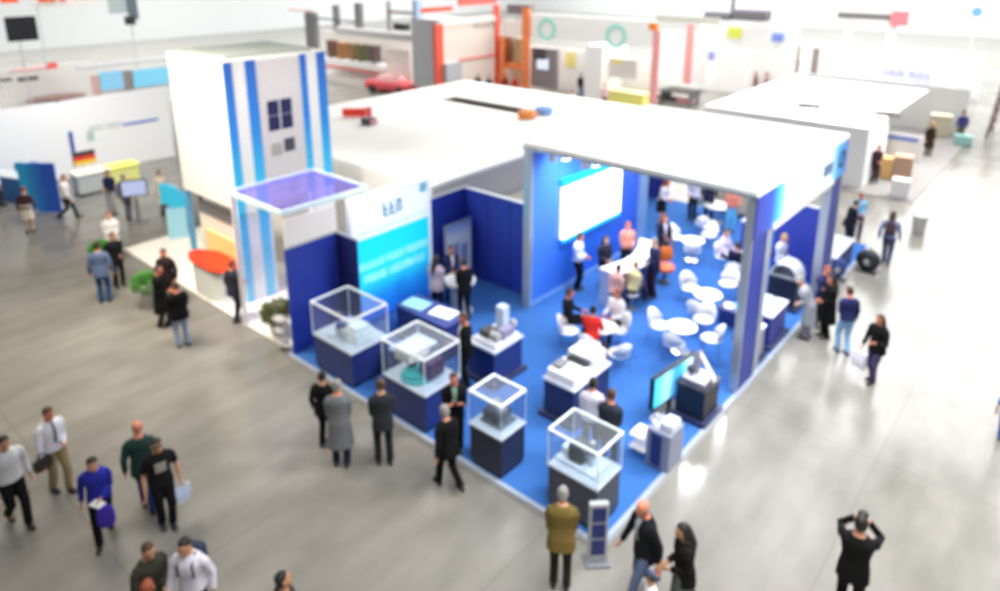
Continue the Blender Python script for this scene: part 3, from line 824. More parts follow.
        remesh(t, 'skirt', lm, P, max(vox, .013))
    # --- shoes
    sm_ = mat(shoe, .4)
    for i in range(2):
        f = feet[i]; o = MB()
        toe = -.10 if f.z > .12 else 0
        o.rings([[Vector((f.x + w*cos(2*pi*k/10), f.y + yy, f.z - .085 + hh*.5 + toe*(yy+.07)*.5 + hh*.5*sin(2*pi*k/10))) for k in range(10)] for yy, w, hh in ((-.085, .018, .05), (-.07, .036, .085), (-.0, .042, .105), (.07, .046, .075), (.13, .048, .055), (.175, .036, .042), (.19, .014, .025))])
        o.build('shoe', sm_, P, smooth=True)
    # --- top
    tk, tcol = top
    tm = mat(tcol, .85, 0, .15, 0, .08, 16.)
    hem = {'jacket': -.16, 'shirt': -.03, 'tshirt': -.08, 'coat': -.48, 'sweater': -.06, 'dress': -.02}[tk]
    gr = {'jacket': .024, 'coat': .028, 'shirt': .016, 'tshirt': .018, 'sweater': .022, 'dress': .014}[tk]
    c = MB()
    rr = [ring(t, w, d, y, gr) for t, w, d, y in TORSO if t > .0 and t < .53]
    low = []
    if hem < -.2 and not sit:
        for q in (hem, hem*.5):
            low.append([Vector((p.x*(1.22 if q == hem else 1.1), p.y*(1.35 if q == hem else 1.15), zp + q)) for p in ring(0, .17, .12, 0, gr)])
    else:
        hh = max(hem, -.10) if sit else hem
        low.append([p for p in ring(hh, .168, .12, -.004, gr + (.012 if hem < -.1 else .004))])
        low.append(ring((hh + .02)/2, .168, .12, -.005, gr + .004))
    rr = low + rr + [ring(.535, .078, .07, -.006, .004)]
    c.rings(rr)
    short = tk == 'tshirt'
    for i, sx in enumerate((-1, 1)):
        e2 = sh[i]*.25 + elb[i]*.75
        pts = [sh[i] - Vector((sx*.09, 0, .0)), sh[i] - Vector((sx*.02, 0, -.004)), sh[i]*.85 + elb[i]*.15] + ([e2] if short else [elb[i], elb[i]*.08 + wri[i]*.92])
        rad = [.045, .060 + gr*.3, .063 + gr*.3] + ([.062] if short else [.052 + gr*.2, .040 + gr*.2])
        c.tube(pts, rad, 12, False)
    remesh(c, {'tshirt': 'tee_shirt'}.get(tk, tk), tm, P, max(vox, .013))
    def strip(name, m, t0, t1, w0, w1, x0=0., off=.006, n=5):
        q = []
        o_, i_ = [], []
        rows_o = []
        for k in range(n + 1):
            t = t0 + (t1 - t0)*k/n
            W, D, Y = torso_at(t)
            wd = w0 + (w1 - w0)*k/n
            row = []
            for xx in (-1, -.33, .33, 1):
                px = x0 + xx*wd
                px_ = min(.97, abs(px)/(W*build + gr))
                py = Y + (D*(.6+.4*build) + gr)*((1 - px_**2.4)**(1/2.4)) + off
                row.append((px, py, t))
            rows_o.append(row)
        q = [[sp(t, px, py) for px, py, t in row] + [sp(t, px, py - .03) for px, py, t in row[::-1]] for row in rows_o]
        MB().rings(q).build(name, m, P, smooth=False)
    if shirt:
        strip('shirt_front', mat(shirt, .7), .16, .525, .012, .05, 0, .004)
    if tie:
        strip('tie', mat(tie, .6), .14, .52, .026, .015, 0, .012)
    if mark == 'print':
        strip('chest_print', mat('#9a968c', .7), .22, .40, .085, .085, 0, .003)
    if mark == 'badge':
        strip('name_badge', mat('#f0f0ee', .5), .20, .28, .035, .035, .02, .01, 2)
    P['_'] = 0; del P['_']
    c_, s_ = cos(R(rot)), sin(R(rot))
    def world(v, lift=0):
        return (at[0] + s*(v.x*c_ - v.y*s_), at[1] + s*(v.x*s_ + v.y*c_), z + s*v.z + lift)
    out = {}
    for i in range(2):
        d = (wri[i]-elb[i]).normalized()
        out['LR'[i]] = world(wri[i] + d*.09)
        out['s' + 'LR'[i]] = world(sh[i])
    out['chest'] = world(sp(.3, 0, .2)); out['back'] = world(sp(.33, 0, -.14)); out['obj'] = P
    return out

def bag(label, hand, rot, col, wdt=.32, hgt=.28, dep=.1, cat='bag', strap=.16, name='carrier_bag', ground=None):
    """bag hanging from a hand by its handle"""
    zt = hand[2] - strap
    if ground is not None: zt = ground + hgt
    o = thing(name, label, cat, (hand[0], hand[1], zt - hgt), rot)
    MB().rings([[(x*wdt/2*a, y*dep/2*b_, zz) for x, y in ((-1, -1), (1, -1), (1, 1), (-1, 1))] for zz, a, b_ in ((0, .92, .9), (hgt*.5, 1, 1.1), (hgt, .96, .6))]).build('body', mat(col, .5), o, .01)
    top = hand[2] - (zt - hgt)
    for y in (-.02, .02):
        MB().tube([(-wdt*.25, y, hgt-.01), (-wdt*.16, y*.6, hgt + (top-hgt)*.7), (0, y*.3, top-.005), (wdt*.16, y*.6, hgt + (top-hgt)*.7), (wdt*.25, y, hgt-.01)], .007, 6).build('handle', mat(col, .6), o)
    return o
def backpack(label, back, rot, col):
    o = thing('backpack', label, 'backpack', (back[0], back[1], back[2] - .22), rot)
    MB().rings([[(x*.14*a, y*.08*b_ - .03, zz) for x, y in ((-1, -1), (0, -1.25), (1, -1), (1, 1), (0, 1), (-1, 1))] for zz, a, b_ in ((0, .9, .8), (.05, 1, 1), (.3, 1, 1), (.4, .8, .7), (.43, .5, .4))]).build('body', mat(col, .7), o, .01)
    box(-.1, .1, -.16, -.12, .06, .22).build('front_pocket', mat(col, .75), o, .015)
    for sx in (-1, 1):
        MB().tube([(sx*.08, .03, .36), (sx*.10, .14, .42), (sx*.10, .27, .32), (sx*.11, .27, .15), (sx*.12, .06, .04)], .014, 6).build('strap', mat(col, .75), o)
    return o

# ---- foreground, left
person('person in a pale shirt and black trousers walking at the left picture edge', (-7.7, -5.95), -85, 1.80, ('shirt', '#c9c9cc'), ('trousers', '#121214'), ('short', 'black'), 'tan', .17, 4, det=2)
p = person('person in a white shirt with dark tie and khaki trousers walking', (-8.03, -5.2), -78, 1.76, ('shirt', '#dcdce6'), ('trousers', '#8f7f5e'), ('short', 'brown'), 'ruddy', .12, 2, ('front', 'hang'), tie='#4a4a5c', det=2)
bag('dark shoulder bag at the hip of the person in khaki trousers', (p['R'][0], p['R'][1], p['R'][2]+.3), -78, '#23211f', .3, .22, .1, strap=.1, name='shoulder_bag')
p = person('person in a bright violet blue sweater striding with a white leaflet', (-6.29, -5.11), -117, 1.66, ('sweater', '#2a2f96'), ('trousers', '#14141a'), ('short', 'black'), 'tan', -.22, 6, ('front', 'hang'), det=2)
t = thing('leaflet', 'white folded leaflet held by the person in the violet blue sweater', 'leaflet', p['L'], 20)
box(-.11, .11, -.07, .07, -.006, .006).build('sheet', WHITE, t)
t = thing('carried_jacket', 'violet jacket draped over the arm of the person in the blue sweater', 'jacket', (p['L'][0]+.13, p['L'][1]+.05, p['L'][2]-.38), -117)
MB().rings([[(x*a, y*b_, zz) for x, y in ((-.13, -.03), (-.04, -.055), (.06, -.04), (.13, -.02), (.12, .03), (.0, .045), (-.12, .035))] for zz, a, b_ in ((0, .75, .8), (.12, 1.05, 1), (.28, .95, 1.1), (.38, .8, .7))]).build('cloth', mat('#3a259c', .8), t, .01)
person('person with reddish balding head in dark green jacket and blue jeans', (-6.38, -4.37), 62, 1.76, ('jacket', '#26403c'), ('jeans', '#2f3f78'), ('bald', 'black'), 'ruddy', .12, det=2)
p = person('person in a black printed tee shirt and dark cap facing forward', (-5.78, -4.33), -102, 1.74, ('tshirt', '#18181a'), ('trousers', '#131318'), ('cap', '#23281f'), 'tan', .05, 0, ('hang', 'hang'), mark='print', det=2, shoe='#2a2a2a')
bag('white and blue carrier bag hanging by the black tee shirt', p['L'], -90, '#b9c4dc', .26, .30, .08, strap=.06)
person('person in a dark olive shirt whose legs leave the bottom of the picture', (-3.79, -5.36), -88, 1.72, ('shirt', '#3a3a30'), ('trousers', '#1b1b22'), ('short', 'brown'), 'tan', .1, 3, ('front', 'hang'), det=2)
person('person with orange brown hair in black, lowest figure of the bottom left trio', (-3.09, -5.65), 63, 1.72, ('shirt', '#151518'), ('trousers', '#1a1a20'), ('short', 'red'), 'ruddy', .0, det=2)
p = person('person in a white shirt with a dark backpack near the bottom left', (-3.41, -4.98), -141, 1.78, ('shirt', '#dcd8e2'), ('trousers', '#1e2030'), ('short', 'black'), 'tan', .14, 2, det=2)
backpack('dark backpack worn over the white shirt at the bottom left', p['back'], -141, '#2b3348')
person('person cut off by the bottom edge showing dark hair and raised face', (-1.94, -4.45), -18, 1.74, ('jacket', '#3b3530'), ('trousers', '#1b1b20'), ('short', 'black'), 'tan', .1, 0, nod=-12, det=2)
# ---- left middle
person('person in grey blue jacket and blue jeans seen from behind', (-15.04, -1.75), 57, 1.80, ('jacket', '#5a6a8c'), ('jeans', '#2f4a7c'), ('short', 'black'), 'tan', 0, det=1)
person('person in black standing beside the grey blue jacket', (-15.78, -1.08), -89, 1.70, ('jacket', '#17171c'), ('trousers', '#17171c'), ('short', 'black'), 'tan', 0, 0, ('front', 'hang'), det=1)
person('person with red hair in a white coat behind the green plant', (-17.64, -0.45), -99, 1.70, ('coat', '#eceaec'), ('trousers', '#b8b6ba'), ('short', 'red'), 'light', 0, 0, ('front', 'front'), det=1)
person('person in black with brown boots left of the pair by the second plant', (-12.48, -1.29), -51, 1.74, ('coat', '#141416'), ('trousers', '#3a2a24'), ('short', 'black'), 'ruddy', .08, 0, ('front', 'front'), det=1, shoe='#4a2a1c')
person('person in dark clothes half hidden behind the black coated pair', (-13.44, -0.68), -142, 1.72, ('jacket', '#2a2024'), ('trousers', '#22222a'), ('short', 'black'), 'ruddy', 0, det=1)
person('person in black jacket and pale blue jeans whose reflection shows on the floor', (-11.15, -1.44), 82, 1.74, ('jacket', '#111113'), ('jeans', '#8c99b4'), ('short', 'brown'), 'ruddy', .03, 0, ('front', 'front'), det=2, build=1.1)
p = person('person in charcoal suit standing on the white floor by the red counter', (-11.3, 0.06), 3, 1.76, ('jacket', '#33343e'), ('trousers', '#33343e'), ('short', 'red'), 'ruddy', .06, 0, ('hang', 'front'), det=1)
person('person in white shirt and dark trousers striding past the blue banner', (-22.91, 0.01), -31, 1.74, ('shirt', '#e4dde0'), ('trousers', '#26242c'), ('short', 'red'), 'light', .27, 3, det=1)
person('person in dark brown top and cream skirt left of the blue banner', (-22.52, -1.33), 56, 1.66, ('shirt', '#4a3440'), ('skirt', '#d8cfc4'), ('short', 'red'), 'light', 0, det=1)
person('person in navy shirt and pale trousers by the yellow display', (-22.21, 1.3), -149, 1.74, ('shirt', '#2c3050'), ('trousers', '#a8a8b0'), ('short', 'black'), 'tan', 0, 0, ('front', 'front'), det=1)
person('person in grey suit left of the tilted monitor', (-21.25, 1.44), 40, 1.74, ('jacket', '#7a7a90'), ('trousers', '#6a6a80'), ('short', 'grey'), 'light', .08, det=0)
person('person in pale pink cut off by the left picture edge', (-26.43, -1.16), -13, 1.7, ('shirt', '#d8c8cc'), ('trousers', '#3a3038'), ('short', 'brown'), 'light', 0, det=0)
person('person in beige top standing before the cyan arch', (-20.8, 2.52), -53, 1.72, ('coat', '#dccab8'), ('trousers', '#5a4a44'), ('short', 'brown'), 'light', 0, det=0)
# ---- in front of the showcases
person('person in long mid grey coat and dark jeans looking into the showcases', (-4.75, -1.52), 45, 1.80, ('coat', '#6f7274'), ('jeans', '#232a3c'), ('short', 'grey'), 'ruddy', .03, 3, ('front', 'front'), det=2)
person('person in black with black hair half hidden behind the long grey coat', (-5.41, -1.38), 27, 1.66, ('jacket', '#151418'), ('trousers', '#1a1418'), ('short', 'black'), 'tan', 0, 0, ('hang', 'front'), det=2)
person('person in dark grey suit standing alone facing the second showcase', (-4.18, -0.96), 57, 1.80, ('jacket', '#2c2f33'), ('trousers', '#24272b'), ('short', 'brown'), 'tan', .03, 2, ('front', 'front'), det=2)
person('person in black suit with white badge standing on the platform edge', (-3.39, 0.13), -130, 1.74, ('jacket', '#121214'), ('trousers', '#141416'), ('short', 'brown'), 'ruddy', 0, 0, ('fold', 'fold'), shirt='#7a9a88', mark='badge', det=2, z=.03)
person('person in black suit walking away past the small dark showcase', (-2.77, -0.64), 80, 1.72, ('jacket', '#101012'), ('trousers', '#101012'), ('short', 'grey'), 'tan', .24, 8, ('hang', 'front'), det=2)
person('person in black suit standing upright between the showcases and the tower machine', (-4.67, 1.8), 149, 1.80, ('jacket', '#111113'), ('trousers', '#131315'), ('short', 'brown'), 'ruddy', 0, 0, ('bent', 'hang'), shirt='#c8c4c0', det=2, z=PZ)
person('person in olive gold jacket peering into the front corner showcase', (-0.06, -1.02), 33, 1.72, ('jacket', '#6b5a2e'), ('trousers', '#2a2620'), ('short', 'grey'), 'tan', .02, 10, ('front', 'front'), det=2, build=1.12)
person('person in white shirt and dark hair at the central counter', (-1.28, 1.6), 22, 1.70, ('shirt', '#d6d4e2'), ('trousers', '#2c2f44'), ('short', 'black'), 'tan', 0, 4, ('front', 'front'), det=2, z=PZ)
person('person in dark grey jacket beside the white shirt at the central counter', (-0.85, 1.55), 15, 1.68, ('jacket', '#30343e'), ('trousers', '#23252e'), ('short', 'brown'), 'ruddy', 0, 4, ('front', 'front'), det=2, z=PZ)
# ---- right aisle, near
p = person('person with balding head in black jacket and grey blue trousers striding along the aisle', (0.97, -0.36), 151, 1.80, ('jacket', '#17191c'), ('trousers', '#5a6684'), ('bald', 'brown'), 'ruddy', .26, 4, shirt='#b8c0c4', det=2)
person('person with long dark hair in black jacket and long grey dress', (1.59, -0.36), 133, 1.72, ('jacket', '#15140f'), ('dress', '#5f645f'), ('long', 'black'), 'tan', 0, 3, ('front', 'front'), det=2)
person('small child with black hair beside the long grey dress', (1.33, -0.83), 146, 1.02, ('tshirt', '#e6e6ee'), ('trousers', '#33384c'), ('short', 'black'), 'tan', 0, det=2)
p = person('person in black coat holding up a camera on the empty aisle', (3.39, 1.19), 7, 1.82, ('jacket', '#111210'), ('trousers', '#131412'), ('short', 'black'), 'tan', .03, 0, ('up', 'up'), det=2, build=1.05)
cx, cy, cz = [(a+b)/2 for a, b in zip(p['L'], p['R'])]
t = thing('camera', 'small black camera held up by the person in the black coat', 'camera', (cx, cy, cz-.03), 7)
box(-.065, .065, -.025, .025, 0, .085).build('body', BLACK, t, .008)
MB().tube([(0, .025, .04), (0, .075, .04)], .03, 14).build('lens', DGREY, t)
# ---- right aisle, middle
p = person('person in black jacket and purple trousers carrying a white bag', (2.09, 7.96), 155, 1.70, ('jacket', '#18161a'), ('trousers', '#4c4468'), ('long', 'brown'), 'ruddy', .08, 2, ('bent', 'hang'), det=2)
bag('large white carrier bag hanging low beside the black jacket', (p['R'][0], p['R'][1], p['R'][2]), 155, '#e9e6ee', .34, .40, .12, strap=.1)
person('person in navy shirt and sky blue jeans strolling on the aisle', (1.23, 8.77), 42, 1.76, ('shirt', '#272c5c'), ('jeans', '#86b0d8'), ('short', 'brown'), 'ruddy', .08, 2, ('front', 'hang'), det=2)
person('person in long black coat next to the navy and sky blue figure', (0.68, 9.28), 133, 1.72, ('coat', '#101012'), ('trousers', '#101012'), ('long', 'black'), 'ruddy', 0, 0, ('front', 'front'), det=1)
person('person with orange hair in a navy jacket below the far blue pillar', (0.39, 9.76), -136, 1.72, ('jacket', '#2a2c54'), ('trousers', '#22242e'), ('short', 'red'), 'ruddy', 0, 0, ('fold', 'fold'), det=1)
person('person in wide light grey coat leaning over the navy aisle counter', (0.34, 8.92), 95, 1.68, ('coat', '#8f929a'), ('trousers', '#83808a'), ('short', 'grey'), 'light', 0, 25, ('front', 'front'), det=1, build=1.1)
p = person('person with backpack in pale blue top and slate jeans walking far up the aisle', (0.72, 15.11), 5, 1.78, ('shirt', '#8a90b4'), ('jeans', '#4a5472'), ('long', 'brown'), 'ruddy', .12, 0, det=1)
backpack('dark red backpack on the person far up the aisle', p['back'], 5, '#4a3440')
person('person in black leaning over the table outside the far pillar', (-0.6, 15.64), -47, 1.70, ('jacket', '#20222a'), ('trousers', '#20222a'), ('short', 'black'), 'light', 0, 14, ('front', 'front'), det=1)
person('person in sky blue shirt behind the table outside the far pillar', (-0.55, 16.59), -158, 1.72, ('shirt', '#8cc4ea'), ('trousers', '#3a3f58'), ('short', 'red'), 'ruddy', 0, 0, ('front', 'front'), det=0)
person('person in blue and yellow cut off by the right picture edge', (4.59, 7.37), 1, 1.2, ('tshirt', '#3f6cb4'), ('trousers', '#4a6aa8'), ('short', 'blond'), 'light', .05, det=1)
person('person in black with yellow scarfed head far up the aisle by the cream box', (-0.9, 30.13), -131, 1.7, ('coat', '#33261c'), ('trousers', '#5a4a40'), ('short', 'blond'), 'ruddy', .05, det=0)
person('person in violet blue top far up the aisle beside the teal crate', (-0.17, 34.02), 27, 1.74, ('shirt', '#4a4a8c'), ('trousers', '#6a7458'), ('short', 'brown'), 'light', .08, det=0)
person('person in maroon top behind the cardboard boxes', (-1.75, 23.82), -138, 1.72, ('jacket', '#4a3440'), ('trousers', '#3c3340'), ('short', 'red'), 'ruddy', 0, 6, ('front', 'front'), det=0)

# ---- people inside the pavilion
person('person in white shirt and black trousers standing under the wall screen', (-5.51, 7.32), -76, 1.74, ('shirt', '#ececf2'), ('trousers', '#15151c'), ('short', 'black'), 'ruddy', 0, 0, ('front', 'front'), z=PZ)
person('person in dark top and black hair behind the middle of the reception bar', (-4.91, 7.75), -118, 1.68, ('sweater', '#2c2c3a'), ('trousers', '#1c1c28'), ('long', 'black'), 'light', 0, 0, ('front', 'front'), z=PZ)
person('person in salmon pink shirt behind the reception bar', (-4.91, 8.96), -130, 1.76, ('shirt', '#e09a88'), ('trousers', '#25252f'), ('short', 'red'), 'ruddy', 0, 0, ('front', 'front'), z=PZ)
person('person in dark clothes sitting at the left of the red shirted sitter', (-4.16, 4.93), -65, 1.72, ('jacket', '#1a1c26'), ('trousers', '#1a1c26'), ('short', 'brown'), 'ruddy', arms=('table', 'table'), sit=.56, z=PZ)
person('person in bright red shirt sitting with back turned at the round table', (-3.22, 4.59), 17, 1.66, ('shirt', '#e2342c'), ('jeans', '#3a4668'), ('short', 'black'), 'tan', arms=('table', 'table'), sit=.56, z=PZ, det=1)
person('person in white shirt sitting opposite the red shirt with face visible', (-3.21, 5.69), 170, 1.74, ('shirt', '#e6e4ea'), ('trousers', '#3a3f50'), ('short', 'red'), 'ruddy', arms=('table', 'table'), sit=.56, z=PZ)
person('person in pale top sitting in front of the reception bar, left of two', (-3.96, 6.8), 0, 1.68, ('shirt', '#d8a8a0'), ('trousers', '#28325c'), ('short', 'brown'), 'ruddy', 0, 10, ('front', 'front'), z=PZ, sit=.60)
person('person in sand yellow top sitting in front of the reception bar, right of two', (-3.73, 7.29), -1, 1.68, ('shirt', '#dccf9c'), ('trousers', '#3a3040'), ('short', 'blond'), 'light', 0, 10, ('front', 'front'), z=PZ, sit=.60)
for (x, y), lab in (((-3.96, 6.8), 'white backless stool under the pale clothed sitter at the bar'), ((-3.73, 7.29), 'white backless stool under the sand yellow sitter at the bar')):
    t = thing('bar_stool', lab, 'stool', (x, y, PZ), 0, 'stools before the reception bar')
    MB().lathe([(.14, .40), (.17, .42), (.16, .45), (.05, .452)], 0, 0, 18).build('seat', WHITE, t)
    MB().lathe([(.16, 0), (.15, .02), (.025, .04), (.025, .41)], 0, 0, 14).build('pedestal', CHROME, t)
person('person in dark jacket at the right end of the reception bar', (-3.64, 8.28), 147, 1.78, ('jacket', '#24284a'), ('trousers', '#3a2a34'), ('short', 'grey'), 'light', 0, 0, ('front', 'front'), z=PZ)
p = person('person in dark jacket and pale blouse with an orange bag on the shoulder', (-4.44, 10.29), -123, 1.70, ('jacket', '#22253c'), ('skirt', '#23263c'), ('long', 'brown'), 'ruddy', 0, 0, ('hang', 'front'), z=PZ, shirt='#e2d8ea')
x, y = (-4.21, 10.11)
t = thing('handbag', 'large orange handbag hanging before the dark jacketed figure', 'bag', (x+.12, y-.25, PZ+.45), 40)
MB().rings([[(u*.2*a, v*.09*b_, zz) for u, v in ((-1, -1), (1, -1), (1, 1), (-1, 1))] for zz, a, b_ in ((0, .85, .9), (.2, 1, 1), (.42, .8, .5))]).build('body', mat('#c8691f', .5), t, .02)
MB().tube([(-.12, 0, .4), (-.06, 0, .62), (.06, 0, .62), (.12, 0, .4)], .012, 6).build('handle', BROWN, t)
person('person in white blouse and black skirt bending over at the back left', (-6.18, 13.46), -83, 1.72, ('shirt', '#d8d4dc'), ('skirt', '#17181c'), ('long', 'red'), 'ruddy', 0, 12, ('front', 'front'), z=PZ)
person('person in white shirt behind the ring backed chair at the very back', (-5.5, 14.57), 174, 1.74, ('shirt', '#dcdcf0'), ('trousers', '#1e2030'), ('short', 'black'), 'light', 0, 8, ('front', 'front'), z=PZ)
person('person in dark suit standing at the back centre of the pavilion', (-5.08, 14.92), 3, 1.82, ('jacket', '#2c2e4c'), ('trousers', '#26283e'), ('short', 'black'), 'tan', 0, z=PZ)
person('person in orange pink top seated by the cream cabinet', (-4.04, 14.42), -139, 1.70, ('shirt', '#e08c78'), ('trousers', '#6cb8e4'), ('short', 'red'), 'ruddy', 0, 0, ('table', 'table'), z=PZ)
person('person in pale top sitting left at the table by the front pillar', (-2.9, 11.24), -98, 1.70, ('shirt', '#cfc4d8'), ('trousers', '#23244a'), ('short', 'brown'), 'light', arms=('table', 'table'), sit=.56, z=PZ)
person('person in navy with back turned at the table by the front pillar', (-2.2, 10.42), 6, 1.74, ('jacket', '#1a1c38'), ('trousers', '#141624'), ('short', 'black'), 'tan', arms=('table', 'table'), sit=.56, z=PZ)
for (x, y), lab in (((-2.9, 11.24), 'white shell chair under the pale topped sitter by the pillar'), ((-2.2, 10.42), 'white shell chair under the navy sitter by the pillar')):
    chair(lab, x, y, math.degrees(math.atan2(T5[1]-y, T5[0]-x)) - 90)
person('person in white shirt behind the right hand counters of the pavilion', (-1.14, 10.99), -103, 1.74, ('shirt', '#d4dcec'), ('trousers', '#4a6aa8'), ('short', 'blond'), 'light', 0, 0, ('front', 'front'), z=PZ)
person('person with bald head behind the hooded console', (-1.15, 12.93), -154, 1.76, ('jacket', '#4a4668'), ('trousers', '#2a2c44'), ('bald', 'grey'), 'light', 0, 0, ('front', 'front'), z=PZ, shirt='#e8dcdc')
person('person with black hair in pale jacket before the poster', (-7.43, 3.6), 16, 1.74, ('jacket', '#b9a8b8'), ('trousers', '#2a2c40'), ('long', 'black'), 'tan', 0, 0, ('front', 'front'), z=PZ)
person('person in black suit at the right of the poster', (-6.72, 3.93), 64, 1.74, ('jacket', '#17181e'), ('trousers', '#17181e'), ('short', 'black'), 'ruddy', 0, 0, ('front', 'front'), z=PZ)
person('person in dark blue suit half hidden between the poster visitors', (-7.68, 4.42), -115, 1.70, ('jacket', '#2c3456'), ('trousers', '#23283c'), ('short', 'brown'), 'ruddy', 0, 0, ('front', 'front'), z=PZ, shirt='#d8d4dc')

# ------------------------------------------------------------------ neighbouring stands
def cols(o):
    return lambda *b: merge_boxes([(q[0]-o.location.x, q[1]-o.location.x, q[2]-o.location.y, q[3]-o.location.y, q[4]-o.location.z, q[5]-o.location.z) for q in b])
def slab_y(o, name, p, q, Y, d, m, bev=0.):
    """upright slab whose face looks towards -y; p, q are opposite (x, z) corners"""
    f = cols(o)
    return f((min(p[0], q[0]), max(p[0], q[0]), Y, Y+d, max(0.001, min(p[1], q[1])), max(p[1], q[1]))).build(name, m, o, bev)
def slab_x(o, name, p, q, X, d, m, bev=0.):
    """upright slab whose face looks towards +x; p, q are opposite (y, z) corners"""
    f = cols(o)
    return f((X-d, X, min(p[0], q[0]), max(p[0], q[0]), max(0.001, min(p[1], q[1])), max(p[1], q[1]))).build(name, m, o, bev)

WALLW = mat('#f1f0ee', .6, var=.03)
# pale carpet of the neighbour
tag(box(-18.5, -8.95, .12, 5, 0, .03).build('carpet_area', mat('#f0ebe2', .8)), 'cream carpet field between the tower and the blue stand', 'carpet')

# tower
tw = thing('sign_tower', 'tall white tower with vertical blue stripes and a grid of dark squares', 'tower', (-13.35, 2.5, .03))
f = cols(tw)
f((-14.85, -11.9, .7, 3.8, 2.75, 6.7)).build('body', mat('#eceae4', .6, var=.02), tw)
f((-14.6, -12.15, .95, 3.55, 6.7, 6.78)).build('roof_panel', mat('#9aa29f', .7), tw)
STR = ramp_mat('tower_stripe', [(0, '#8fd4f0'), (.5, '#38c0ee'), (.72, '#2b86d8'), (1, '#2a62be')], 2, 0, 6.7, .4)
for y0, y1, zl in ((.72, .95, .04), (1.32, 1.6, .04), (2.95, 3.15, 2.75), (3.5, 3.78, 2.75)):
    f((-11.92, -11.87, y0, y1, zl, 6.66)).build('stripe', STR, tw)
f((-12.2, -11.9, .7, 1.7, .03, 2.75)).build('column', mat('#f4f1ea', .5), tw)
f((-12.2, -11.9, 2.9, 3.8, .03, 2.75)).build('column', mat('#f4f1ea', .5), tw)
f((-14.85, -14.72, .7, .83, .03, 2.75)).build('column', mat('#5aa8dc', .5), tw)
DSQ = mat('#20204e', .4)
f((-11.93, -11.89, 1.62, 2.93, 2.75, 6.62)).build('front_panel', mat('#d3ccca', .6), tw)
for i in range(2):
    for j in range(2):
        f((-11.92, -11.88, 1.85+.40*i, 2.19+.40*i, 4.7+.42*j, 5.10+.42*j)).build('logo_square', DSQ, tw)
f((-11.92, -11.88, 2.27, 2.6, 4.05, 4.42)).build('logo_square', mat('#46464e', .5), tw)
f((-11.92, -11.88, 1.87, 2.19, 4.0, 4.34)).build('logo_square', mat('#a9a49c', .5), tw)
lettering('tower_lettering', (10,), .3, mat('#b9d6e6', .5), tw, (-.1, -1.8, 6.35-.03), 'y', 3)
# counter with the red top
ct = thing('red_counter', 'cream counter with a rounded bright red top under the tower', 'counter', (-13.2, .5, .03))
MB().prism([(-1.0, -.2), (-.5, -.42), (.6, -.42), (1.0, -.25), (1.0, .2), (.5, .42), (-.4, .42), (-1.0, .1)], .98, 1.04).build('countertop', mat('#f23a12', .4), ct, .01)
MB().prism([(-.9, -.15), (-.45, -.35), (.5, -.35), (.85, -.2), (.85, .15), (.45, .38), (-.35, .38), (-.9, .05)], 0, .98).build('front', mat('#dfe2dc', .5), ct)
wl = thing('stand_wall', 'cream and yellow rear wall with a dark grey window band under the tower', 'stand wall', (-13.45, 1.0, .03))
slab_y(wl, 'panel', (-14.68, .03), (-12.22, 2.34), 1.0, .1, mat('#ece6d8', .6))
slab_y(wl, 'yellow_field', (-14.4, .9), (-12.4, 1.55), .97, .03, mat('#f2d890', .6))
slab_y(wl, 'window_band', (-14.6, 2.05), (-12.3, 2.4), .96, .04, mat('#77777a', .4))
slab_y(wl, 'top_rail', (-14.7, 2.55), (-12.2, 2.66), .98, .14, mat('#8c8a84', .4))
slab_y(wl, 'end_post', (-14.68, 2.34), (-14.6, 2.55), 1.01, .08, mat('#8c8a84', .4))
slab_y(wl, 'end_post', (-12.3, 2.34), (-12.22, 2.55), 1.01, .08, mat('#8c8a84', .4))
ar = thing('arch_sign', 'cyan curved arch sign left of the tower', 'sign', (*(-18.15, 1.71), 0), 60)
rr = []
for k in range(10):
    a = pi*.5*k/9
    rr.append([(-.3+.8*sin(a), -.12, 1.1+.85*cos(a)), (-.3+.8*sin(a), .12, 1.1+.85*cos(a)), (-.3+.3*sin(a), .12, 1.1+.2*cos(a)), (-.3+.3*sin(a), -.12, 1.1+.2*cos(a))])
MB().rings(rr).build('arch', mat('#38c0ea', .4), ar)
box(-.2, .4, -.12, .12, 0, 1.1).build('foot', mat('#9fd4ea', .5), ar)
tvm = thing('monitor', 'tilted monitor with pale lilac picture on a grey stand at the left stand', 'monitor', (*(-20.66, 1.55), 0), 62)
box(-.42, .42, -.05, .05, 1.0, 1.6).build('housing', DGREY, tvm, .01)
box(-.38, .38, -.056, -.05, 1.04, 1.56).build('display_glass', mat('#b8c4f0', .3, emit=.35, var=.03), tvm)
box(-.06, .06, -.04, .04, .03, .9).build('post', GREY, tvm); box(-.3, .3, -.25, .25, 0, .03).build('foot', GREY, tvm)

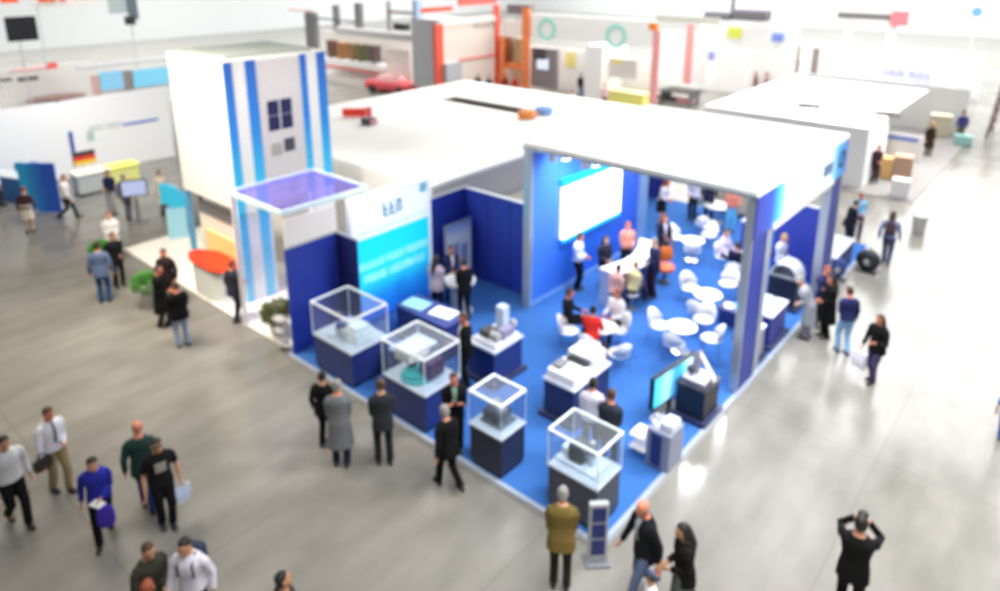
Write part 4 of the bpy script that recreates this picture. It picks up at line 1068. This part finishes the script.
# plants
def plant(label, x, y, r, h, potc, fol, flowers=None, name='potted_shrub', z=0.):
    o = thing(name, label, 'plant', (x, y, z))
    MB().lathe([(r*.45, 0), (r*.6, h*.36), (r*.64, h*.38), (r*.5, h*.36)], 0, 0, 18).build('pot', mat(potc, .6), o)
    rnd = random.Random(int(x*100))
    def clump(n, rad, size, zc):
        m = MB()
        for k in range(n):
            a, b = rnd.uniform(0, 2*pi), rnd.uniform(-.6, 1)
            q = rad*(rnd.random()**.35)
            c = Vector((q*cos(a)*math.sqrt(1-b*b), q*sin(a)*math.sqrt(1-b*b), zc + q*b*.95))
            d = Vector((cos(a), sin(a), rnd.uniform(-.3, .9))).normalized(); sd = d.cross(Vector((rnd.uniform(-1, 1), rnd.uniform(-1, 1), 1))).normalized()
            n_ = d.cross(sd) * size*.06
            m.rings([[c - n_, c - n_ + d*size*.5 + sd*size*.3, c - n_ + d*size, c - n_ + d*size*.5 - sd*size*.3], [c + n_, c + n_ + d*size*.5 + sd*size*.3, c + n_ + d*size*.98, c + n_ + d*size*.5 - sd*size*.3]])
        return m
    clump(420, r, r*.34, h*.38 + r*.75).build('foliage', mat(fol, .7, var=.3, scale=9.), o)
    if flowers:
        clump(60, r*1.02, r*.2, h*.38 + r*.8).build('blossoms', mat(flowers, .7), o)
    return o
plant('round green potted shrub behind the pair in grey blue and black', *(-17.3, -0.93), .30, 1.15, '#b8b4ac', '#3f8a2c')
plant('round green potted shrub left of the black coated pair', *(-13.88, -1.06), .33, 1.15, '#b8b4ac', '#4a8a34')
plant('flowering plant with red and cream blooms at the blue end wall', *(-9.84, 0.38), .36, .9, '#d8cfc0', '#5a6a3c', '#c8604c', 'flower_pot')
bk = thing('brochure_rack', 'thin grey wire brochure rack at the corner of the blue end wall', 'rack', (-9.1, .0, 0), 0)
for z in (.25, .55, .85):
    box(-.18, .18, -.1, .1, z, z+.03).build('tray', mat('#b8b4b0', .4), bk)
for sx in (-1, 1): MB().tube([(sx*.18, .08, 0), (sx*.18, .1, 1.05)], .012, 6).build('upright', GREY, bk)

# big white roofed stand between tower and pavilion
wb = thing('white_stand', 'wide flat roofed white stand between the striped tower and the blue pavilion', 'stand', (-14.5, 11, 0))
f = cols(wb)
f((-20.5, -9.0, 5.0, 14.0, 2.9, 3.0), (-20.5, -17.9, 14.0, 18.6, 2.9, 3.0), (-17.9, -13.0, 15.1, 18.6, 2.9, 3.0), (-13.0, -9.0, 14.0, 18.6, 2.9, 3.0)).build('roof', mat('#f7f6f2', .7, var=.01), wb)
f((-20.5, -9.0, 5.0, 5.08, 0, 2.9)).build('front_wall', mat('#f0ece4', .7), wb)
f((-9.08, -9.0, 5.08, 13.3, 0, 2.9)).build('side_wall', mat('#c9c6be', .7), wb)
f((-20.5, -20.42, 5.0, 18.6, 0, 2.9)).build('side_wall', WALLW, wb)
f((-20.5, -9.6, 18.5, 18.6, 0, 2.9)).build('rear_wall', WALLW, wb)
f((-20.4, -9.1, 5.1, 18.5, 0, .02)).build('carpet', mat('#dcbab4', .9), wb)
t = thing('sign_board', 'red bar sign standing on the flat white roof', 'sign', (*(-17.78, 9.24), 3.0), 40.6)
box(-.5, .45, -.06, .06, .03, .36).build('panel', mat('#f0391e', .5), t, .02)
box(.47, .68, -.06, .06, .0, .42).build('end_block', mat('#e8606c', .5), t, .02)
t = thing('roof_unit', 'small dark ventilation unit below the red bar sign', 'ventilation unit', (*(-16.38, 8.8), 3.0))
box(-.25, .25, -.2, .2, 0, .25).build('casing', mat('#4a3b44', .5), t, .02); box(.25, .35, -.15, .15, .05, .2).build('outlet', mat('#d8a0b8', .5), t)
for (x, y), c, lab in (((-24.11, 20.24), '#e0525c', 'red upholstered bench seen through the gap in the white roof'), ((-20.73, 21.65), '#d8565a', 'red topped long table seen through the roof gap')):
    t = thing('bench' if c == '#e0525c' else 'long_table', lab, 'bench' if c == '#e0525c' else 'table', (x, y, .02), 40)
    box(-.9, .9, -.3, .3, .4, .55).build('top', mat(c, .6), t, .02)
    for sx in (-.8, .8): box(sx-.05, sx+.05, -.25, .25, 0, .4).build('leg', DGREY, t)

# storage strip behind the blue rear wall
t = thing('storage_floor_box', 'grey covered storage block behind the blue rear wall', 'storage block', (-7.55, 7.5, 0))
box(-1.35, 1.3, -1.3, 1.8, 0, 1.9).build('cover', mat('#a7a49c', .8, var=.15, scale=3.), t, .03)
box(-1.3, 1.25, -1.25, 1.75, 1.9, 1.93).build('lid', mat('#b7b3aa', .8, var=.15, scale=3.), t)

# left: white stand wall with prints
lw_ = thing('white_stand', 'long white stand wall with blue bar print at the far left', 'stand', (-28.5, 2, 0))
slab_x(lw_, 'wall_panel', (-5, 0), (6.6, 3.3), -28.5, .15, mat('#efeff0', .6, var=.02))
slab_x(lw_, 'blue_bar', (4.47, 1.84), (6.02, 1.94), -28.48, .02, MIDBLUE)
slab_x(lw_, 'blue_strip', (2.18, 1.98), (2.34, 0.42), -28.47, .03, mat('#2a58a8', .5))
g = slab_x(lw_, 'logo_print', (2.91, 1.85), (3.18, 1.43), -28.47, .03, mat('#b4c8c0', .5))
lettering('wall_lettering', (4, 5), .24, mat('#c3cbc8', .5), lw_, (.0, 1.75, 1.95), 'x', 7)
lc_ = thing('flag_panel', 'small panel with black, red and gold bands on the far left stand', 'flag', (*(-26.52, 2.01), 0))
for k, c in enumerate(('#e8c23a', '#cc2f26', '#22242e')):
    box(-.03, .03, -.42, .42, .95+.19*k, 1.14+.19*k).build('band', mat(c, .6), lc_)
box(-.05, .05, -.05, .05, 0, .95).build('post', WHITE, lc_)
t = thing('display_counter', 'grey and white counter in front of the flag panel', 'counter', (*(-25.56, 1.81), 0), 0)
box(-.4, .4, -.6, .6, .1, .85).build('body', mat('#b8bcbc', .5), t, .02); box(-.45, .45, -.65, .65, .85, .92).build('countertop', mat('#eeead8', .4), t, .01); box(-.35, .35, -.55, .55, 0, .1).build('plinth', DGREY, t)
t = thing('display_counter', 'yellow display counter right of the flag panel', 'counter', (*(-25.94, 3.06), 0), 0)
box(-.4, .4, -.65, .65, .0, .75).build('body', mat('#e6e690', .5), t, .02); box(-.45, .45, -.7, .7, .75, .82).build('countertop', mat('#f0f06a', .4), t, .01)
t = thing('banner_stand', 'tall deep blue and cyan roll up banner at the far left', 'banner', (*(-24.25, -0.31), 0), 40)
BAN = ramp_mat('banner_print', [(0, '#30b0ea'), (.35, '#2f86dc'), (.6, '#2a62cc'), (1, '#2a58c4')], 0, -.62, .62, .4)
box(-.62, .62, -.02, .02, .05, 1.95).build('print', BAN, t)
box(-.78, -.5, -.025, .025, .05, 1.97).build('cyan_edge', mat('#30b4ee', .4), t); box(-.7, .7, -.15, .15, 0, .05).build('foot', ALU, t)
t = thing('display_stand', 'blue angular display with white counter at the far left edge', 'display stand', (*(-26.94, -0.52), 0), 20)
box(-1.1, .9, -.3, .3, 0, 1.0).build('body', mat('#2f78c4', .5), t, .02); box(-1.15, .95, -.35, .35, 1.0, 1.06).build('countertop', mat('#dfe8ea', .4), t, .01)
box(-.2, 1.1, .3, .42, 1.05, 1.35).build('wing', mat('#2f98d4', .5), t); box(.7, 1.1, .28, .44, 1.06, 1.5).build('block', mat('#2a5cc0', .5), t)
t = thing('blue_stand', 'far stand with two pale blue wall prints under a grey header', 'stand', (-42, 10, 0))
slab_x(t, 'wall_panel', ((8.29, 0.95)[0], 0), ((13.25, 1.05)[0], 1.9), -42.2, .1, mat('#e8e6e4', .6)); slab_x(t, 'header', (7.45, 2.69), (13.18, 2.88), -42, .3, mat('#bfc1c4', .6))
slab_x(t, 'blue_print', (8.54, 1.25), (9.95, 2.39), -42, .08, mat('#8ccdee', .5)); slab_x(t, 'blue_print', (10.51, 1.17), (13.11, 2.29), -42, .08, mat('#7fd0f0', .5))
slab_x(t, 'post', (8.11, 1.06), (8.57, 2.25), -42, .1, mat('#caa79c', .5)); slab_x(t, 'post', (9.95, 1.12), (10.55, 2.32), -42, .1, mat('#8a807c', .5))
t = thing('white_stand', 'far off white stand with brown oval table and pink banner at the upper left', 'stand', (-44, 5, 0))
slab_x(t, 'wall_panel', ((4.45, 2.33)[0], 0), ((9.78, 1.88)[0], 2.6), -46, .1, mat('#d9d6d2', .6)); slab_x(t, 'pink_banner', (4.97, 2.5), (7.46, 2.65), -45.5, .1, mat('#e0a0a0', .6))
slab_x(t, 'pink_banner_tip', (6.89, 2.47), (7.45, 2.85), -45.4, .1, mat('#e2615c', .6))
for (p0, p1) in (((3.99, 2.18), (4.52, 2.35)), ((4.89, 2.07), (5.88, 2.31))): slab_x(t, 'dark_shelf', p0, p1, -44, .4, mat('#5a5856', .6))
t = thing('oval_table', 'brown oval table before the far off white stand', 'table', (*(-44.86, 6.96), 0))
m = MB(); m.lathe([(.9, .68), (1, .72), (1, .76)], 0, 0, 24)
for v in m.bm.verts: v.co.y *= 1.7
m.build('tabletop', mat('#6a4a44', .5), t); MB().lathe([(.4, 0), (.3, .04), (.12, .1), (.12, .7)], 0, 0, 16).build('column', BROWN, t)
t = thing('television', 'large black screen hung high at the upper left corner', 'screen', (-40, 4.6, 0), 0)
slab_x(t, 'housing', (3.66, 4.84), (5.1, 6.13), -40, .2, mat('#10121c', .4)); slab_x(t, 'post', ((4.18, 4.79)[0], 5.2), ((4.23, 4.79)[0], 0), -40.05, .1, mat('#cdd0d2', .5))
t = thing('overhead_sign', 'orange letters on a high sign at the top left', 'sign', (-48, 9, 0))
slab_x(t, 'backing', (7.5, 6.07), (11.16, 7.35), -48.1, .1, mat('#e6e0da', .6)); lettering('sign_lettering', (2, 2), 2.0, mat('#f0601c', .5), t, (-.1, -1.6, 7.45), 'x', 11, .1); slab_x(t, 'post', ((7.67, 5.69)[0], 6.3), ((7.73, 5.68)[0], 0), -48.1, .15, mat('#cdd0d2', .5))
t = thing('hanging_sign', 'grey framed glass sign with dark lamp at the top left', 'sign', (-44, 11, 0))
slab_x(t, 'panel', (10.49, 5.73), (12.06, 7.3), -44, .1, mat('#a9b6b6', .4)); slab_x(t, 'frame', (11.62, 5.28), (12.21, 7.29), -43.9, .15, mat('#5a6a70', .4)); slab_x(t, 'lamp', (11.35, 4.98), (11.93, 5.52), -43.8, .3, mat('#23232a', .4)); slab_x(t, 'post', ((11.76, 5.26)[0], 6), ((11.83, 5.26)[0], 0), -44.1, .1, mat('#cdd0d2', .5))

# ---- behind: shelves, frames, white stands
def rear_stand(name, label, cat, x, y): return thing(name, label, cat, (x, y, 0))
t = rear_stand('shelf_stand', 'red and white stand with a row of brown cases on its shelf', 'stand', -36, 25)
slab_y(t, 'wall_panel', (-43.26, 3.61), (-32.85, -0.16), 26, .1, mat('#ece6e0', .6)); slab_y(t, 'header', (-39.07, 4.23), (-30.89, 3.73), 24.2, .4, mat('#c4c2c2', .6))
slab_y(t, 'shelf', (-41.28, 1.4), (-34.14, 1.78), 24.4, 1.2, WHITE); slab_y(t, 'red_band', (-41.18, 1.11), (-34.49, 1.25), 24.3, .1, mat('#d8473c', .6))
slab_y(t, 'base_cabinet', (-41.52, 0.51), (-32.45, -0.12), 24.5, 1.0, mat('#e8e0dc', .6)); slab_y(t, 'picture', (-33.86, 3.06), (-31.55, 1.31), 24.6, .1, mat('#f2e8e0', .6))
for k, (p0, p1, c, lab) in enumerate((((-40.84, 3.12), (-40.13, 1.57), '#6a4d40', 'dark brown display case at the left end of the red stand shelf'), ((-39.6, 3.06), (-38.88, 1.69), '#a5744a', 'tan display case second on the red stand shelf'), ((-38.26, 3.08), (-37.66, 1.8), '#9c7a52', 'sand brown display case in the shelf middle'), ((-37.2, 3.09), (-36.61, 1.82), '#6d7048', 'olive display case on the red stand shelf'), ((-36.05, 3.11), (-35.13, 1.89), '#6a5a58', 'greyish display case at the right end of the shelf'))):
    q = thing('display_case', lab, 'case', ((p0[0]+p1[0])/2, 24.9, min(p0[1], p1[1])), 0, 'brown cases on the red stand shelf')
    hw, hh = abs(p1[0]-p0[0])/2, abs(p1[1]-p0[1])
    box(-hw, hw, -.3, .3, 0, hh).build('case', mat(c, .5), q, .02); box(-hw*.8, hw*.8, -.32, -.3, hh*.1, hh*.9).build('door', mat(c, .3), q, .01)
q = thing('wooden_figure', 'tall brown branching wooden figure on the shelf stand', 'figure', (*(-34.18, 25.7), .0))
MB().tube([(0, 0, 0), (0, 0, .9), (.05, 0, 1.7), (0, 0, 2.4)], [.35, .3, .2, .06], 8).build('trunk', mat('#8a6f50', .6), q)
for a in (0, 2.1, 4.2): MB().tube([(0, 0, .9), (.4*cos(a), .4*sin(a), 1.3)], [.1, .05], 6).build('branch', mat('#7a5f44', .6), q)
q = thing('vehicle_exhibit', 'low red vehicle shaped exhibit with dark wheels before the shelf stand', 'vehicle model', (*(-32.93, 24.28), 0), 10)
MB().rings([[(xx*1.9, yy*.8*k_, zz) for xx, yy in ((-1, -1), (1, -1), (1, 1), (-1, 1))] for zz, k_ in ((.3, 1), (.7, 1.02), (.9, .9))]).build('body', mat('#e0585c', .4), q, .08)
MB().rings([[(-.2+xx*.9*k_, yy*.7*k_, zz) for xx, yy in ((-1, -1), (1, -1), (1, 1), (-1, 1))] for zz, k_ in ((.9, 1), (1.3, .75))]).build('cabin', mat('#e8b0b0', .3), q, .06)
for sx in (-1.2, 1.2):
    for sy in (-.75, .75):
        MB().tube([(sx, sy-.1, .32), (sx, sy+.1, .32)], .32, 16).build('wheel', mat('#3a2f34', .5), q)
t = thing('lighting_truss', 'dark grey truss portal with two uprights behind the tower', 'truss', (-44, 27, 0))
for p0, p1 in (((-47.03, 4.79), (-45.66, 0.88)), ((-43.09, 5.53), (-42.66, 3.42)), ((-40.26, 5.8), (-39.7, 3.76))): slab_y(t, 'upright', p0, p1, 27, .4, mat('#6a6a6c', .5))
slab_y(t, 'crossbar', (-46.22, 4.42), (-39.9, 4.29), 27.05, .3, mat('#6a6a6c', .5)); slab_y(t, 'leg', (-46.65, 0.96), (-46.3, -0.89), 27.1, .25, GREY)
slab_y(t, 'top_arm', (-49.36, 5.02), (-45.89, 4.85), 27, .2, mat('#d8b8b4', .5))
t = thing('lighting_truss', 'grey truss arm with dark lamp left of the grey column', 'truss', (-36, 27, 0))
slab_y(t, 'upright', (-36.46, 6.1), (-36.31, -0.41), 27, .3, mat('#8c8c8e', .5)); slab_y(t, 'crossbar', (-36.28, 5.45), (-33.46, 5.23), 27, .3, mat('#8a827e', .5)); slab_y(t, 'lamp', (-35.66, 4.54), (-34.37, 4.04), 26.9, .5, mat('#26262a', .5))
t = thing('grey_column', 'broad plain grey block column beside the red framed stand', 'column block', (-29.5, 25, 0))
slab_y(t, 'block', (-30.49, 5.36), (-28.11, 0.83), 24, 2.5, mat('#b9bbc0', .6)); slab_y(t, 'cap', (-30.55, 6.51), (-30.13, 5.36), 24.2, .5, mat('#a8c0dc', .6))
t = thing('red_frame_stand', 'stand with beige printed wall inside a red frame', 'stand', (-28, 28, 0))
slab_x(t, 'wall_panel', (24.55, 0.89), (29.92, 5.12), -28.1, .1, mat('#e6dace', .6)); 
for p0, p1 in (((23.81, 1.13), (24.49, 5.08)), ((29.68, 0.05), (30.12, 6.01))): slab_x(t, 'post', p0, p1, -28, .25, mat('#ec5c46', .5))
slab_x(t, 'red_sign', (22.58, 5.88), (25.34, 6.17), -27.95, .1, mat('#ee5a3c', .5)); slab_x(t, 'top_beam', (24.21, 4.91), (30.12, 5.32), -28.02, .2, mat('#f0e6e0', .5))
lettering('wall_lettering', (8,), .7, mat('#9c918c', .5), t, (-.1, 1.2, 4.9), 'x', 13); slab_x(t, 'stripe', (26.01, 2.53), (29.8, 2.62), -28.0, .06, mat('#ec5560', .5))
slab_x(t, 'machine_grey', (24.34, 1.37), (25.78, 2.52), -27.6, .8, mat('#b4b8bc', .5)); slab_x(t, 'overhead_sign', (27.13, 6.04), (30.96, 6.69), -29, .2, mat('#f0685c', .5))
for (x, y), c, lab in (((-26.9, 26.56), '#4a3c44', 'person in dark plum before the beige printed wall'), ((-25.88, 26.53), '#3c4048', 'person in charcoal before the beige printed wall'), ((-25.52, 27.75), '#8a3a38', 'person in rust red inside the orange frame'), ((-24.78, 27.92), '#b44438', 'person in red inside the orange frame')):
    person(lab, (x, y), -110, 1.74, ('jacket', c), ('trousers', '#2a2a32'), ('short', 'black'), 'ruddy', det=0)
t = thing('orange_frame_stand', 'slim stand with orange frame and brown cabinets', 'stand', (-26.5, 30, 0))
for p0, p1 in (((-25.76, 5.92), (-25.17, 0.37)), ((-27.81, 3.76), (-27.44, -0.04))): slab_y(t, 'post', p0, p1, 29.8, .2, mat('#f58a54', .5))
slab_y(t, 'header', (-27.62, 5), (-25.81, 4.02), 30, .2, mat('#f2ece4', .5)); slab_y(t, 'cabinet', (-28.16, 3.84), (-27.41, 2.06), 30.2, .6, mat('#8a5236', .5)); slab_y(t, 'cabinet', (-26.69, 3.8), (-26.13, 2.18), 30.2, .6, mat('#b4976a', .5))
slab_y(t, 'low_shelf', (-27.98, 2.02), (-26.05, 1.64), 30.1, .7, mat('#ee8a4e', .5)); slab_y(t, 'back_panel', (-28.94, 3.72), (-26.3, -0.07), 31, .1, mat('#f0e4d0', .6)); slab_y(t, 'top_lamp', (-27.26, 6.11), (-25.22, 5.47), 30, .4, mat('#7c7676', .5))
t = thing('white_stand', 'large white stand with two turquoise ring emblems on its header', 'stand', (-20, 31, 0))
slab_y(t, 'header', (-25.48, 5.59), (-15.91, 4.05), 30, .3, mat('#f8f8f6', .6, var=.01)); slab_y(t, 'back_panel', (-27.84, 2.98), (-17.28, -0.46), 33, .1, mat('#f4f2f0', .6)); slab_y(t, 'divider', (-20.63, 3.8), (-19.39, -0.14), 30, 3, mat('#f6f4f2', .6))
slab_y(t, 'screen_panel', (-25.26, 3.29), (-23.07, 0.57), 30.2, .3, mat('#8c8488', .5)); slab_y(t, 'glowing_screen', (-24.69, 2.59), (-23.74, 1.87), 30.15, .05, mat('#dce8ff', .3, emit=.5, var=0)); slab_y(t, 'dark_screen', (-25.04, 3.25), (-24, 2.52), 30.14, .06, mat('#4a4a50', .4))
slab_y(t, 'yellow_print', (-24.23, 2.77), (-23.43, 1.72), 32.9, .05, mat('#f0e08a', .5)); slab_y(t, 'goods_panel', (-19.95, 2.99), (-17.44, 1.76), 31, .2, mat('#d9d4d2', .5)); slab_y(t, 'yellow_print', (-19.17, 3), (-18.48, 2.68), 30.95, .05, mat('#ecdc8c', .5))
for (px, pz) in ((-23.75, 4.62), (-18.42, 4.53)):
    m = MB(); c = Vector((px+20, -1.04, pz))
    for k in range(18):
        a, b = 2*pi*k/18, 2*pi*(k+1)/18
        m.plate([(c.x+.75*cos(a), c.y, c.z+.75*sin(a)), (c.x+.75*cos(b), c.y, c.z+.75*sin(b)), (c.x+.5*cos(b), c.y, c.z+.5*sin(b)), (c.x+.5*cos(a), c.y, c.z+.5*sin(a))], .02)
    m.build('ring_emblem', mat('#a8eadc', .5), t)
q = thing('yellow_counter', 'pale yellow counter of the white stand with turquoise rings', 'counter', (*(-18.29, 30.87), 0))
box(-1.9, 1.7, -.4, .4, .1, .95).build('front', mat('#f4ee86', .5), q, .03); box(-1.95, 1.75, -.45, .45, .95, 1.02).build('countertop', mat('#faf6c0', .4), q, .01); box(-1.8, 1.6, -.35, .35, 0, .1).build('plinth', LGREY, q)
person('person in black top and blue jeans at the white stand with turquoise rings', (-21.87, 31.34), -106, 1.74, ('jacket', '#2a2a32'), ('jeans', '#5a68a0'), ('short', 'black'), 'light', .15, det=0)
person('person in pale pink beside the yellow counter', (-18.5, 29.06), -128, 1.70, ('shirt', '#e2c2c2'), ('trousers', '#8a7080'), ('short', 'red'), 'light', det=0)
person('person in beige seen over the white roof near the grey pillar box', (-18.7, 25.87), -125, 1.70, ('shirt', '#e4d8d0'), ('trousers', '#3c3c50'), ('short', 'brown'), 'light', det=0)
for (x, y), c, lab in (((-12.4, 13.62), '#f09a58', 'orange rounded cushion lying on the white roof near the pavilion'), ((-12.34, 14.66), '#8cb4f0', 'light blue rounded cushion lying on the white roof near the pavilion')):
    q = thing('cushion', lab, 'cushion', (x, y, 3.0))
    MB().lathe([(.3, .0), (.38, .06), (.4, .2), (.32, .3), (.1, .32)], 0, 0, 20).build('cover', mat(c, .8), q, smooth=True); MB().lathe([(.1, .32), (.02, .33)], 0, 0, 10).build('button', mat(c, .6), q)
t = thing('red_post_stand', 'open stand of thin pink posts with orange cap', 'stand', (-14.5, 32, 0))
for p0, p1, Y in (((-15.91, 5.06), (-15.42, 0.65), 30), ((-15.23, 5.24), (-14.74, 1.55), 33)): slab_y(t, 'post', p0, p1, Y, .12, mat('#f0a6a6', .5))
slab_y(t, 'cap', (-16.18, 5.45), (-15.69, 5.07), 29.95, .3, mat('#f58a30', .5)); slab_y(t, 'top_rail', (-15.75, 5.59), (-11.82, 5.97), 30, .1, mat('#dcdcd0', .5)); slab_y(t, 'back_panel', (-19.25, 4.4), (-15.1, 1.12), 36, .1, mat('#f6f4f2', .6))
q = thing('dark_table', 'flat dark table on the stand of pink posts', 'table', (*(-15.77, 34.07), 0))
box(-1.3, 1.1, -.9, .9, .82, .9).build('tabletop', mat('#3a3634', .5), q, .02)
for sx in (-1.1, .9): box(sx-.06, sx+.06, -.7, .7, 0, .82).build('leg', GREY, q)
q = thing('name_board', 'dark and pink low name board in front of the dark table', 'sign', (*(-16.01, 33.69), 0))
box(-1.5, .1, -.05, .05, .15, .5).build('dark_half', mat('#4a4650', .5), q); box(.1, 1.3, -.05, .05, .15, .5).build('pink_half', mat('#e8a0a8', .5), q); box(-1.4, 1.2, -.08, .08, 0, .15).build('foot', LGREY, q)
t = thing('white_stand', 'tall white stand with a dark awning and lime dot behind the pavilion roof', 'stand', (-10.5, 38, 0))
slab_y(t, 'back_panel', (-17.7, 5.33), ((-10.73, 0.54)[0], 0), 40, .15, mat('#f6f6f5', .6)); slab_y(t, 'side_panel', (-14.57, 3.45), (-12.74, 0.59), 37, .1, mat('#f8f8f7', .6))
m = MB()
for k, (p0, p1) in enumerate((((-16.56, 5.7), (-14.6, 5.14)), ((-14.47, 5.93), (-12.27, 5.2)))): slab_y(t, 'awning', p0, p1, 38, 1.2, mat('#6e6c74', .6), .15)
slab_y(t, 'lime_dot', (-15.51, 4.55), (-14.51, 3.8), 39.9, .08, mat('#e6f060', .5), .1); slab_y(t, 'blue_mark', (-16.98, 2.77), (-16.33, 2.18), 39.9, .08, mat('#9aa6e0', .5), .1); slab_y(t, 'mast', (-14.75, 6.87), (-14.51, 5.71), 38.3, .1, GREY)
slab_y(t, 'blue_flag', (-12.39, 4.36), (-11.61, 3.82), 39.8, .08, mat('#7c98e8', .5), .05)
for (x, y), c, lab in (((-13.03, 39.41), '#8a5a5c', 'person in dusty red before the tall white stand with lime dot'), ((-12.32, 39.54), '#b08a84', 'person in pale brown beside the tall white stand')):
    person(lab, (x, y), 120, 1.76, ('jacket', c), ('trousers', '#4a4048'), ('short', 'brown'), 'ruddy', det=0)
q = thing('folding_table', 'small dark wedge topped table behind the pavilion roof', 'table', (*(-12.27, 35.03), 0))
box(-.8, .8, -.4, .4, .74, .8).build('tabletop', mat('#6a6a68', .5), q, .01); box(-.75, -.65, -.35, .35, 0, .74).build('leg', GREY, q); box(.65, .75, -.35, .35, 0, .74).build('leg', GREY, q)
# right: next stand along the aisle
t = thing('white_stand', 'low white stand on a dark grey carpet next along the aisle', 'stand', (-4.5, 28, 0))
f = cols(t)
f((-9, .1, 22, 36, 0, .03)).build('carpet', mat('#8a8684', .9), t)
f((-9, -1.9, 22.6, 22.7, .03, 2.5), (-1.98, -1.9, 22.7, 26, .03, 2.5), (-9, -8.9, 22.7, 36, .03, 2.5)).build('walls', mat('#eeeeee', .6), t)
f((-9, -1.9, 22.6, 34, 2.5, 2.56)).build('roof', mat('#f6f6f6', .6), t)
f((-9, -.3, 35.9, 36, .03, 2.5)).build('rear_wall', mat('#f2f2f2', .6), t)
for (px, py), w_, d_, h_, c, lab in (((-1.58, 24.9), .55, .5, .95, '#e2b878', 'tan cardboard box left of the pallet crate'), ((-0.95, 25.06), .7, .6, 1.1, '#b99a82', 'brown slatted crate behind the white carton'), ((-0.48, 22.52), .62, .5, .75, '#eceaec', 'white carton at the corner of the dark grey carpet'), ((-1.28, 35.02), 1.0, .8, 1.2, '#e8dfc4', 'cream crate far up the aisle'), ((0.02, 33.65), .8, .5, .5, '#9fd2cc', 'pale teal crate far up the aisle')):
    q = thing('crate' if 'crate' in lab else 'carton', lab, 'box', (px, py, .03 if py < 36 and px < .1 else 0), 8)
    box(-w_/2, w_/2, -d_/2, d_/2, 0, h_*.93).build('body', mat(c, .8), q, .01)
    for sx in (-1, 1): box(sx*w_*.25-w_*.245, sx*w_*.25+w_*.245, -d_/2, d_/2, h_*.93, h_*.96).build('flap', mat(c, .8), q)
q = thing('sign_board', 'long white board with blue lettering bar above the cartons', 'sign', (*(-1.35, 25.48), 0))
slab_y(q, 'board', (q.location.x-.9, .5), (q.location.x+.8, 1.75), q.location.y+.8, .06, mat('#f0f0f0', .5)); slab_y(q, 'blue_bar', (q.location.x-.6, 1.45), (q.location.x+.6, 1.62), q.location.y+.77, .03, mat('#6a86d0', .5))
q = thing('waste_bin', 'small grey bin at the aisle corner of the dark carpet', 'bin', (*(0.91, 18.79), 0))
MB().lathe([(.16, 0), (.2, .02), (.24, .55), (.25, .58), (.2, .56)], 0, 0, 18).build('body', mat('#b9b7b2', .5), q); MB().lathe([(.25, .58), (.25, .62), (.1, .64)], 0, 0, 18).build('lid', LGREY, q)
for (x, y), lab in (((-5.18, 25.4), 'small dark ventilation hood on the low white roof, left one'), ((-2.02, 25.85), 'small dark ventilation hood on the low white roof, right one')):
    q = thing('ventilation_hood', lab, 'ventilation unit', (x, y, 2.565), 20)
    box(-.5, .5, -.3, .3, 0, .12).build('casing', mat('#6a6668', .5), q, .03); box(-.4, .4, -.22, .22, .12, .17).build('cover', mat('#7a7678', .5), q)
area('next_stand_fill', (1.5, 27, 9), (-2.5, 25, .5), 3, 8, 900, (1, 1, 1), 110)  # fill light added to brighten this stand, no fixture modelled
t = thing('wide_stand', 'wide far white wall with thin blue lettering along the aisle end', 'stand', (-5, 48, 0))
slab_y(t, 'wall_panel', (-13, 0), (-1.2, 3.1), 48, .2, mat('#ececec', .6))
lettering('wall_lettering', (5, 5), .45, mat('#9aa8dc', .5), t, (-.6, 0, 1.3), 'y', 15); lettering('wall_lettering', (4,), .35, mat('#a4b0dc', .5), t, (.4, 0, .7), 'y', 17)
t = thing('overhead_sign', 'long dark sign bar with a red end block at the upper right', 'sign', (-10, 56, 0))
slab_y(t, 'bar', (-12.91, 4.81), (-8.68, 4.3), 56, .4, mat('#6e6a68', .5)); slab_y(t, 'red_block', (-8.84, 5.09), (-7.68, 3.97), 55.9, .6, mat('#e8747c', .5))
for p0, p1 in (((-12.31, 4.18), (-11.58, -0.37)), ((-9.07, 4.35), (-8.34, -0.03))): slab_y(t, 'post', p0, p1, 56.1, .15, mat('#cfcfcf', .5))
t = thing('wall_plate', 'small blue round plate on a post at the upper right', 'sign', (*(-4.72, 68.74), 0))
MB().tube([(0, 0, 0), (0, 0, 4.2)], .05, 8).build('post', mat('#d4d6d8', .5), t)
MB().tube([(0, -.05, 4.5), (0, .05, 4.5)], .42, 20).build('disc', mat('#6a9cc8', .5), t)
t = thing('portal_frame', 'thin pinkish portal frame with dark brown uprights at the upper right', 'frame', (-10.5, 44, 0))
for p0, p1, c in (((-12.39, 3.11), (-11.92, 2.01), '#6a4c40'), ((-10.94, 3.08), (-10.54, 1.43), '#8a7a76')): slab_y(t, 'upright', (p0[0], .01), p0[:1]+p1[1:] if 0 else (p1[0], p0[1]), 44, .3, mat(c, .5))
slab_y(t, 'crossbar', (-12.43, 3.53), (-10.37, 3.41), 44, .2, mat('#e0c8c4', .5))
person('person in brown before the thin pinkish portal frame', (-13.98, 50.33), 150, 1.74, ('coat', '#6a4a3c'), ('trousers', '#5a4a44'), ('short', 'red'), 'ruddy', det=0)
t = thing('ladder_scaffold', 'dark leaning ladder scaffold at the right picture edge', 'scaffold', (*(0.73, 36.17), 0), 0)
for y in (0, 2.2):
    MB().tube([(0, y, 0), (.25, y+.9, 3.3)], .07, 8).build('upright', mat('#6a5450', .5), t)
for k in range(6):
    z = .4 + .5*k; MB().tube([(.25*z/3.3, .9*z/3.3, z), (.25*z/3.3, 2.2+.9*z/3.3, z)], .045, 8).build('rung', mat('#7a6460', .5), t)
